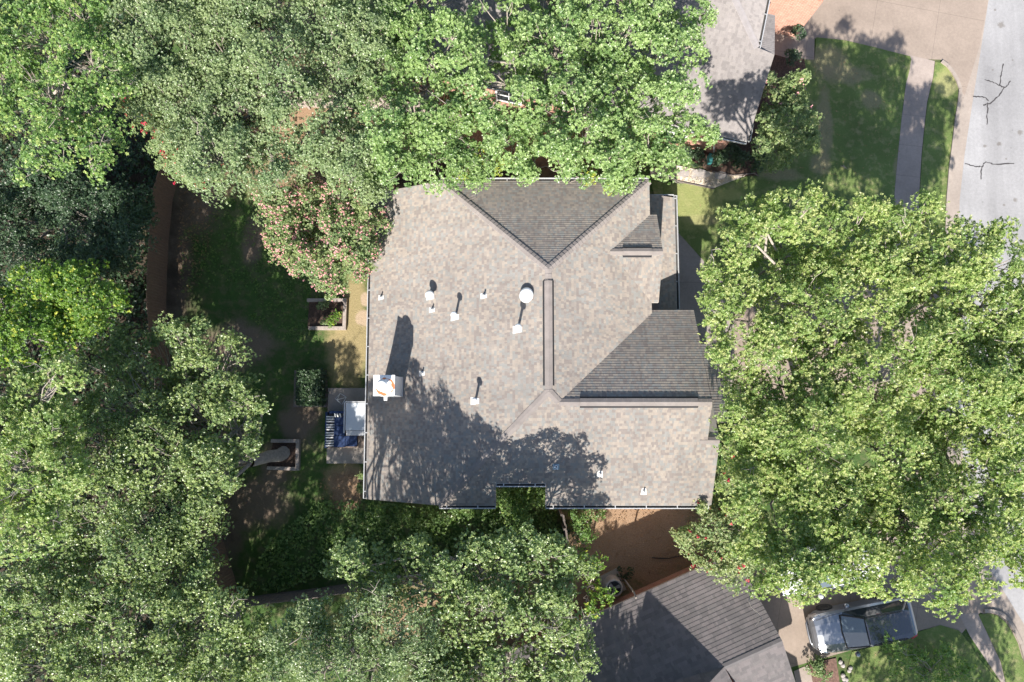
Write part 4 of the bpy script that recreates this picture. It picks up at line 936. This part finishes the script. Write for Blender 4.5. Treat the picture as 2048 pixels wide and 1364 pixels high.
# --- top left to top right
tree('live_oak','tree','grey green live oak with tiny leaves, right of the bright green top left tree',[(290,70,115),(395,50,125),(500,10,110),(530,110,100),(350,190,115),(460,210,120),(410,300,95),(505,310,75),(350,285,60),(260,150,80),(440,120,110),(560,220,55,-.8),(300,-70,120),(450,-90,130),(545,350,45,-1)],9.5,(430,230),L['live'],ll=.078,lw=.042,nl=8,ros=25,dens=1.25,tip=.35,bare=3,seed=1,group=G1)
tree('live_oak','tree','second grey green live oak, between the dark gap and the top centre oaks',[(650,90,85),(700,190,95),(640,270,75),(690,320,75),(620,10,75),(720,50,85),(590,310,50),(745,120,60),(650,-70,90),(610,180,45,-1),(740,290,55),(735,375,30,-1.5),(762,385,16,-1.8)],9.0,(680,200),L['live'],ll=.082,lw=.044,nl=8,ros=23,dens=1.15,tip=.35,bare=2,seed=2,group=G1)
tree('oak_tree','tree','mid green oak with pale bare limbs above the top left corner of the main roof',[(800,40,85),(775,150,80),(850,290,90),(790,330,60),(730,355,42,-1.6),(890,230,80),(850,100,60),(930,320,65),(820,220,60),(760,250,60),(830,-70,100),(965,355,25,-1.5),(900,160,50)],9.0,(860,170),L['oak'],ros=18,dens=1.0,tip=.35,bare=4,seed=3,twig=.9,group=G1)
tree('oak_tree','tree','bright green oak over the orange brick wall above the main roof',[(960,225,50,-.8),(945,150,55,-.6),(900,60,60,-.5),(930,100,50,-.3),(1000,50,100),(1110,80,115),(1230,70,115),(1330,50,85),(1060,180,100),(1170,210,110),(1280,190,105),(1360,170,60),(1010,270,70),(1120,290,60),(1225,300,75),(1310,280,75),(1385,250,45,-1),(1350,320,40,-1),(1240,345,42,-1.5),(1385,80,42,-.5),(1100,-80,130),(1290,-80,120),(1400,20,40),(1240,370,18,-1.8),(1150,340,35,-1.6),(1060,330,45,-1.6),(1425,265,22,-1.2)],9.6,(1150,215),L['oak'],ll=.11,lw=.058,ros=18,dens=.92,tip=.6,bare=5,seed=4,twig=.8,group=G1)
tree('young_tree','tree','thin yellowing sapling branches hanging over the north gutter of the main roof',[(960,300,30),(1000,335,26,-.5),(925,350,14,-1),(1225,362,14,-.6),(1180,350,14,-.4)],6.0,(985,335),L['lime'],trunk_r=.06,ros=7,dens=.8,tip=.8,seed=5,nl=6)
tree('elm_tree','tree','bright green loose tree in the top left corner of the photo',[(50,50,105),(150,110,95),(55,180,100),(165,210,75),(100,270,75),(195,270,60),(200,325,45,-.6),(130,10,90),(40,-60,110),(220,180,45),(-50,120,110),(60,320,50,-1),(170,-70,90)],10.0,(110,150),L['bright'],ll=.1,lw=.05,ros=16,dens=.85,tip=.25,bare=3,seed=6,airy=1,twig=.9,group=G1)
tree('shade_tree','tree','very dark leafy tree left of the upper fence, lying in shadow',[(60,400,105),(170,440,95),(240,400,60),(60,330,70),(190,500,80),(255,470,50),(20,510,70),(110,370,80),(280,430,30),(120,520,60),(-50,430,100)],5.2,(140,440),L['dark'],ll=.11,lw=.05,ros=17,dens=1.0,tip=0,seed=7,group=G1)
tree('maple_tree','tree','lime green tree with yellow leaves at the left edge below the dark tree',[(60,600,90),(140,585,80),(120,650,70),(195,600,50),(30,670,75),(90,560,50),(175,640,40),(-40,620,80)],8.6,(110,625),L['lime'],ll=.1,lw=.06,ros=19,dens=1.1,tip=.12,seed=8,group=G1)
tree('oak_tree','tree','large grey green oak at mid left whose trunk leans out of a timber bed',[(365,675,58,-1.2),(300,735,90,-2.2),(420,750,95),(250,820,110),(370,850,120),(455,860,70),(200,715,60,-2.2),(300,930,100),(420,940,75),(180,890,90),(485,790,35,-.8),(330,645,36,-1.8),(250,685,45,-2.4),(520,810,16,-1.5),(400,1005,50,-.6),(495,900,28,-1)],7.2,(568,905),L['oak2'],bark='barkl',ll=.1,lw=.055,trunk_r=.26,ros=17,dens=1.05,tip=.35,bare=5,seed=9,airy=1,twig=.9,fork=.35,group=G1,reach=(500,925,3.2))
tree('elm_tree','tree','pale yellow green tree on the left edge with white branches showing',[(40,780,90),(90,850,75),(40,950,100),(120,750,45),(20,1070,80),(110,950,60),(70,880,80),(-50,860,100),(-50,1030,90),(75,1040,50)],9.6,(40,900),L['gold'],bark='barkl',ll=.105,lw=.05,ros=17,dens=.95,tip=.3,bare=4,seed=10,twig=1.,group=G1)
tree('live_oak','tree','dark green oak left of the lower fence, under the large leaning oak',[(180,1020,85),(290,1050,100),(380,1080,75),(180,1120,105),(320,1160,90),(90,1150,85),(400,1030,45),(420,1120,35,-1),(250,1110,90),(400,1170,45,-.5),(240,980,50,-.5)],7.5,(280,1090),L['oak2'],ll=.085,lw=.045,ros=19,dens=1.1,tip=.3,bare=3,seed=11,airy=1,group=G1)
tree('live_oak','tree','wide oak in the bottom left corner of the photo',[(90,1250,115),(230,1280,115),(380,1270,95),(460,1240,60),(60,1350,90),(300,1360,95),(480,1310,70),(170,1200,60),(420,1350,80),(150,1350,80),(510,1260,28,-1),(530,1370,50),(-50,1280,110),(200,1440,120),(400,1440,100),(450,1560,120),(340,1680,110),(340,1220,50),(20,1180,50),(160,1560,110),(260,1660,120),(150,1720,110),(320,1800,120),(400,1700,100),(60,1640,100),(520,1540,100),(300,1540,110),(430,1500,90),(230,1480,90),(350,1600,110),(480,1780,110)],8.2,(260,1320),L['oak2'],ll=.095,lw=.05,ros=18,dens=1.05,tip=.4,bare=6,seed=12,airy=1,twig=.8,group=G1)  # blobs well below the view are unseen crowns added to shade the yard
tree('oak_tree','tree','long blue green oak below the main house, between the yard and the bottom trees',[(700,1130,45),(750,1160,62),(830,1120,50,-.6),(900,1140,65),(960,1110,45,-.6),(1030,1110,60),(1100,1120,60),(1140,1150,45),(1110,1190,50),(1000,1180,75),(860,1200,65),(770,1200,45),(930,1200,60),(680,1110,22,-1),(665,1140,18,-1),(1060,1070,22,-.8),(1175,1140,25,-1),(840,1085,18,-1)],9.4,(930,1200),L['oak2'],ll=.105,lw=.058,ros=15,dens=1.0,tip=.25,bare=1,seed=13,group=G1)
tree('live_oak','tree','grey green live oak at the bottom, left of the bottom house roof',[(610,1290,80),(700,1270,85),(790,1290,85),(640,1350,75),(560,1330,45),(850,1340,70),(740,1350,80),(700,1540,110),(600,1650,110),(790,1660,100),(700,1490,90,-4),(600,1510,90,-4),(520,1450,80,-3),(640,1600,110,-2),(760,1225,45),(620,1235,28,-1),(600,1240,42,-1.),(555,1290,42,-.6),(680,1430,100),(860,1430,90),(540,1360,30)],10.4,(700,1330),L['live'],ll=.078,lw=.042,ros=22,dens=1.0,tip=.35,bare=3,seed=14,group=G1)  # far and low blobs out of view were added to shade the ivy strip
tree('oak_tree','tree','bottom centre oak with thick pale limbs over the corner of the bottom roof',[(920,1270,75),(1010,1240,70),(1100,1240,70),(1135,1300,60),(1000,1340,65,-.5),(1090,1340,75),(1150,1350,45),(900,1350,60),(1160,1260,30,-.8),(960,1430,90),(1100,1430,90),(900,1530,110),(1000,1640,110),(900,1480,90,-3.8),(800,1490,90,-3.8),(1120,1560,85,-3.2),(1190,1560,82,-3.2),(1252,1545,70,-3.2),(1295,1590,60,-3.2),(1150,1680,90,-3),(1230,1680,90,-3),(1305,1700,70,-3),(1150,1850,110,-2),(1240,1800,90,-2),(1180,1330,22,-1)],9.6,(960,1330),L['oak2'],bark='barkl',ll=.1,lw=.055,trunk_r=.24,ros=16,dens=.95,tip=.45,bare=7,seed=15,twig=1.,fork=.55,group=G1)  # out-of-view blobs added as shade casters for the ivy and the bottom roof
tree('young_tree','tree','small lime green sapling with feathery branches beside the air conditioner',[(1160,1110,26),(1180,1150,26),(1195,1125,14,-.2),(1195,1185,20),(1175,1210,15,-.3),(1215,1195,10,-.2),(1190,1225,8,-.4)],5.0,(1175,1165),L['lime'],trunk_r=.05,ll=.09,lw=.05,ros=11,dens=1.,nl=6,tip=.15,seed=16,filler=.1)
# --- right: the big yellow green oaks
kw=dict(filler=.7,ll=.115,lw=.05,nl=9,ros=17,tip=.55,twig=.6,spread=(35,82),group='big yellow green oaks in front of the main house')
tree('oak_tree','tree','yellow green oak above the front walk, upper left of the four big ones',[(1472,490,50),(1500,440,50),(1570,430,75),(1465,580,70),(1590,520,105),(1690,440,75),(1640,600,100),(1540,660,80),(1436,650,38),(1720,520,80),(1430,540,30,-.5),(1420,600,25,-.6),(1630,385,28,-.8),(1540,400,25,-1),(1450,700,40),(1745,405,35,-.5)],10.4,(1590,590),L['gold'],dens=1.05,seed=17,bare=2,**kw)
tree('oak_tree','tree','yellow green oak reaching the street, upper right of the four big ones',[(1800,430,60),(1860,500,90),(1950,540,95),(2020,520,65),(1800,590,90),(1920,650,110),(2030,690,100),(1870,400,30,-.6),(2000,450,40,-.6),(1780,510,60),(2100,600,100),(1940,465,50,-.4),(1840,690,70),(1980,780,80,-.6),(1900,740,80,-.8),(2060,780,70,-.5),(2040,620,70,-.4),(1960,700,70,-1.2),(1840,560,60,-1.2)],10.6,(1900,620),L['gold'],dens=1.0,seed=18,bare=3,**kw)
tree('oak_tree','tree','yellow green oak beside the right end of the main roof, middle one of the four',[(1500,780,58),(1590,770,100),(1525,860,76),(1640,880,110),(1560,960,90),(1660,1010,100),(1478,735,38),(1505,920,56),(1680,790,70),(1700,690,70,-2),(1620,690,60,-2),(1500,1000,60),(1470,825,26,-.8),(1600,1080,80),(1530,1100,60)],10.0,(1620,930),L['gold'],dens=1.1,seed=19,bare=3,**kw)
tree('oak_tree','tree','widest yellow green oak, at the right edge in the lower half',[(1760,760,105),(1800,900,120),(1920,840,120),(2040,890,120),(1740,1010,110),(1850,1040,120),(1970,1020,115),(2050,1080,85),(1700,1120,95),(1620,1160,60,-.5),(1815,1140,80),(1895,1165,62),(1960,1130,70),(1560,1160,40,-1),(2040,1150,35,-1),(1895,1215,30,-1),(2100,960,110),(2010,780,80),(1520,1180,25,-1.3),(1745,1165,28,-1),(1650,1145,45,-.6),(1600,1150,40,-.8),(1700,1160,30,-.8),(2000,1740,110,-3),(1790,1560,70,-4.6),(1860,1600,75,-4.6),(1770,1650,70,-4.6),(1850,1690,70,-4.5),(1930,1640,60,-4.6),(2080,1990,130,-2),(2190,1990,130,-2),(1985,1990,120,-2.5),(2140,1860,120,-2),(2045,1860,120,-2),(2160,1480,100,-1),(2090,760,90)],10.6,(1840,980),L['gold'],dens=1.05,seed=20,bare=2,**kw)  # low southern blobs are unseen crowns added to dapple the car and pavement
# --- flowering crape myrtles
gm='crape myrtles in flower'
tree('crape_myrtle','bush','pale pink flowering crape myrtle against the left eave of the main roof',[(555,425,55),(610,400,62),(685,415,70),(570,475,55),(640,480,85),(705,490,60),(650,530,58),(730,440,45),(600,515,45,-.3),(540,400,38,-.3),(722,515,34,-.5),(742,440,20,-.5),(736,488,18,-.6)],4.9,(640,480),L['myrtle'],trunk_r=.06,ll=.062,lw=.036,ros=24,dens=1.7,spray=.30,tip=.15,fork=.15,flower=('pink',.17,.033),seed=21,filler=.3,group=gm)
tree('crape_myrtle','bush','crimson flowering crape myrtle poking out beneath the top left live oak by the fence',[(300,250,50),(345,320,42),(395,345,32),(255,210,30),(370,340,30),(430,350,28),(330,290,40),(300,295,20)],6.0,(350,300),L['myrtle'],trunk_r=.06,ll=.07,lw=.04,ros=15,dens=1.1,spray=.3,tip=.1,fork=.2,flower=('red',.06,.055),seed=22,group=gm)
tree('crape_myrtle','bush','crimson flowering crape myrtle at the lower right corner of the main roof',[(1395,1085,42),(1450,1060,50),(1480,1110,50),(1430,1120,38),(1465,970,34),(1460,1010,34),(1455,900,22,-.5),(1520,1070,50),(1500,1020,40),(1370,1075,18,-.3),(1470,1150,40),(1530,1130,40),(1405,1015,14,-.2),(1420,1030,20)],5.0,(1450,1060),L['myrtle'],trunk_r=.07,ll=.07,lw=.04,ros=17,dens=1.4,spray=.3,tip=.5,fork=.15,flower=('red',.013,.05),seed=23,group=gm)
tree('crape_myrtle','bush','dark crape myrtle with few pink flowers beside the top house and front lawn',[(1590,160,30),(1560,190,42),(1600,200,38),(1590,250,52),(1545,250,42),(1560,300,42),(1620,275,34),(1525,290,22),(1610,150,14),(1540,150,18),(1625,235,25)],4.2,(1580,240),L['myrtle'],trunk_r=.06,ll=.08,lw=.045,ros=16,dens=1.3,spray=.3,tip=.2,fork=.15,flower=('pink',.02,.05,(1590,150,1.6)),seed=24,group=gm)
# --- shrubs
def shrub(label,blobs,z,mat,seed,name='shrub',cat='shrub',**k):
    a=dict(trunk_r=.025,ll=.06,lw=.038,ros=14,dens=1.3,spray=.2,tip=.1,fork=.2,filler=.3,nl=7,flat=.9,twig=.3); a.update(k)
    px=np.mean([b[0] for b in blobs]); py=np.mean([b[1] for b in blobs])
    return tree(name,cat,label,[b if len(b)>3 else b+(0.,) for b in blobs],z,(px,py),mat,seed=seed,**a)
shrub('round clipped green shrub at the foot of the orange brick wall',[(1600,58,17)],1.1,L['holly'],31)
shrub('dark ball shaped boxwood between the walk and the crape myrtle at the top',[(1589,110,18)],1.0,L['holly'],32)
shrub('low dark shrub in the shaded mulch bed at the corner of the top house',[(1462,300,26),(1485,315,22),(1440,312,18)],.9,L['holly'],33)
shrub('small dark shrub left of the teal bin by the top house',[(1395,312,22),(1372,305,18)],.9,L['holly'],34)
shrub('small dark bush beside the front lawn just below the crape myrtle',[(1522,312,20),(1515,335,14)],.8,L['dark'],35)
shrub('leafy lime shrub in the sunlit timber bed',[(668,634,13),(660,642,9),(676,628,8)],.8,L['lime'],36,ros=9)
shrub('silvery low plant in the middle of the sunlit timber bed',[(646,642,9),(640,612,8),(652,610,7)],.5,L['live'],37,ros=7,dens=1.)
shrub('olive shrub in the bed at the bottom right by the driveway',[(1636,1335,20),(1650,1352,16)],.7,L['myrtle'],38)
shrub('upright leafy shrub below the notch in the main roof',[(1010,985,24),(1035,1010,34),(1075,990,24),(1040,1050,30)],1.6,L['bright'],39,ros=13,tip=.3)
shrub('pale green bush under the lower gutter, right of the short fence',[(1190,1025,24),(1160,1040,26),(1175,1070,20)],1.3,L['bright'],40,ros=12,dens=1.)
shrub('low weedy bush on the leaf covered dirt by the bottom trees',[(1150,1065,24),(1165,1085,18),(1135,1050,16)],.7,L['dark'],41,ros=8,dens=.8)
shrub('small green weeds beside the air conditioner',[(1245,1150,16),(1262,1146,12)],.4,L['dark'],42,ros=7,dens=.8)
shrub('slim green shrub hugging the left wall near the patio corner',[(722,950,10),(722,975,14)],1.2,L['myrtle'],43)
tree('young_tree','tree','small leafy tree on the lawn at the bottom right, left of the pavement',[(1800,1290,26),(1790,1330,32),(1860,1345,45),(1910,1350,45),(1830,1310,28),(1950,1365,35),(1895,1305,18),(1760,1275,10)],2.6,(1860,1345),L['bright'],trunk_r=.05,ll=.095,lw=.055,ros=9,dens=.75,tip=.2,seed=25,filler=.2,spray=.32,nl=6)
# clipped square hedge
rng=np.random.default_rng(5); hp=G([(592,741),(640,741),(646,808),(592,808)],1.15); x0,x1=hp[0].x+.05,hp[1].x; y1_,y0_=hp[0].y,hp[2].y
n=2600; Q=rng.random((n,3)); face=rng.random(n); Pq=np.stack([x0+(x1-x0)*Q[:,0],y0_+(y1_-y0_)*Q[:,1],.15+1.0*Q[:,2]],1)
top=face<.5; Pq[top,2]=1.1+.05*np.sin(Pq[top,0]*9)+rng.normal(0,.045,top.sum()); A_=np.tile([0,-.2,1.],(n,1)).astype(float)
for lo_,hi_,ax_,val,dr in ((.5,.63,0,x0,(-1,0,.5)),(.63,.76,0,x1,(1,0,.5)),(.76,.88,1,y0_,(0,-1,.5)),(.88,1.01,1,y1_,(0,1,.5))):
    k=(face>=lo_)&(face<hi_); Pq[k,ax_]=val+rng.normal(0,.04,k.sum()); A_[k]=dr
hd=empty('clipped_hedge',U(618,776),'square clipped dark green hedge filling a timber bed left of the patio','hedge')
leaf_mesh('foliage',Pq,unit(A_+rng.normal(0,.4,A_.shape)),7,.07,.045,L['holly'],hd,rng); mb=MB(); mb.box(((x0+x1)/2,(y0_+y1_)/2,.6),(x1-x0-.16,y1_-y0_-.16,.9)); mb.build('inner_stems',M['mulch'],hd)
# --- ground cover and weeds nobody could count
def cover(name,label_,polys,dens,mat,seed,ll=.08,lw=.05,nl=5,h=.12,kind='stuff',patchy=.45):
    rng=np.random.default_rng(seed); out=[]
    for poly in polys:
        P=G(poly); xs=[p.x for p in P]; ys_=[p.y for p in P]; area=(max(xs)-min(xs))*(max(ys_)-min(ys_)); n=int(area*dens)
        q=np.stack([rng.uniform(min(xs),max(xs),n),rng.uniform(min(ys_),max(ys_),n)],1); ins=np.zeros(n,bool); j=len(P)-1
        for i in range(len(P)):
            c1=(P[i].y>q[:,1])!=(P[j].y>q[:,1]); xi=(P[j].x-P[i].x)*(q[:,1]-P[i].y)/(P[j].y-P[i].y+1e-9)+P[i].x; ins^=c1&(q[:,0]<xi); j=i
        f=np.sin(q[:,0]*2.1+seed)*np.sin(q[:,1]*2.7+1)+.6*np.sin(q[:,0]*5.3)*np.sin(q[:,1]*4.1+seed)
        ins&=(f>-patchy)|(rng.random(n)<.25); q=q[ins]; ff=f[ins]
        out.append(np.column_stack([q,.03+rng.random(len(q))*h*(1+.8*np.clip(ff,0,1))]))
    Q=np.concatenate(out); o=leaf_mesh(name,Q,unit(np.array([0,-.1,1.])+rng.normal(0,.45,Q.shape)),nl,ll,lw,mat,None,rng,(45,88),np.where(rng.random(len(Q))<.15,.6,0))
    tag(o,label_,None,kind=kind); return o
cover('ivy_ground_cover','green ivy ground cover between the main house and the trees below it',[[(640,1000),(733,1000),(878,1016),(990,1016),(990,975),(1092,975),(1092,1016),(1112,1016),(1125,1090),(1000,1120),(760,1110),(560,1180),(500,1170),(540,1080)]],150,L['oak'],50,h=.3)
cover('grass_tufts','bright green weeds and grass tufts in the back yard',[[(455,375),(560,395),(640,560),(690,600),(620,700),(500,640),(470,560),(365,590),(360,470),(420,430)]],70,L['bright'],51,ll=.07,lw=.016,nl=7,h=.04,patchy=.1)
cover('woodland_undergrowth','dark undergrowth on the ground left of the long fence',[[(-160,-100),(330,-100),(360,280),(325,400),(318,620),(370,900),(470,1190),(520,1420),(-160,1420)]],60,L['dark'],52,ll=.13,lw=.08,nl=6,h=.5)
cover('lawn_litter','small fallen leaves scattered over the front lawns',[[(1640,90),(1815,120),(1790,380),(1440,380),(1360,450),(1360,370),(1520,350),(1610,150)],[(1720,1310),(1850,1260),(1920,1290),(1980,1364),(1720,1364)]],5,M['dry_leaf'],54,ll=.06,lw=.045,nl=2,h=.0,patchy=1.)
L['pebble']=leaf_mat('pebble',[(.35,.3,.25),(.55,.48,.4),(.75,.68,.58)],trans=0,rough=.8,spec=.2)
cover('gravel','pale tan and white gravel in the bed beside the sunny lawn',[[(1348,334),(1385,342),(1450,352),(1482,354),(1426,374),(1385,366),(1348,360),(1304,350),(1306,344)]],420,L['pebble'],55,ll=.045,lw=.05,nl=3,h=.03,patchy=1.)
cover('fallen_leaves','scattered brown fallen leaves and litter on the bare ground',[[(1180,1015),(1400,1015),(1400,1140),(1260,1190),(1140,1140)],[(640,940),(733,940),(733,1000),(640,1000)],[(360,350),(450,380),(400,560),(350,600)],[(590,1220),(640,1210),(640,1290),(590,1290)],[(730,345),(1290,345),(1290,300),(560,260)]],45,M['dry_leaf'],53,ll=.06,lw=.04,nl=3,h=.0,patchy=1.)
print('LEAVES',NLEAF)
bpy.context.view_layer.update()
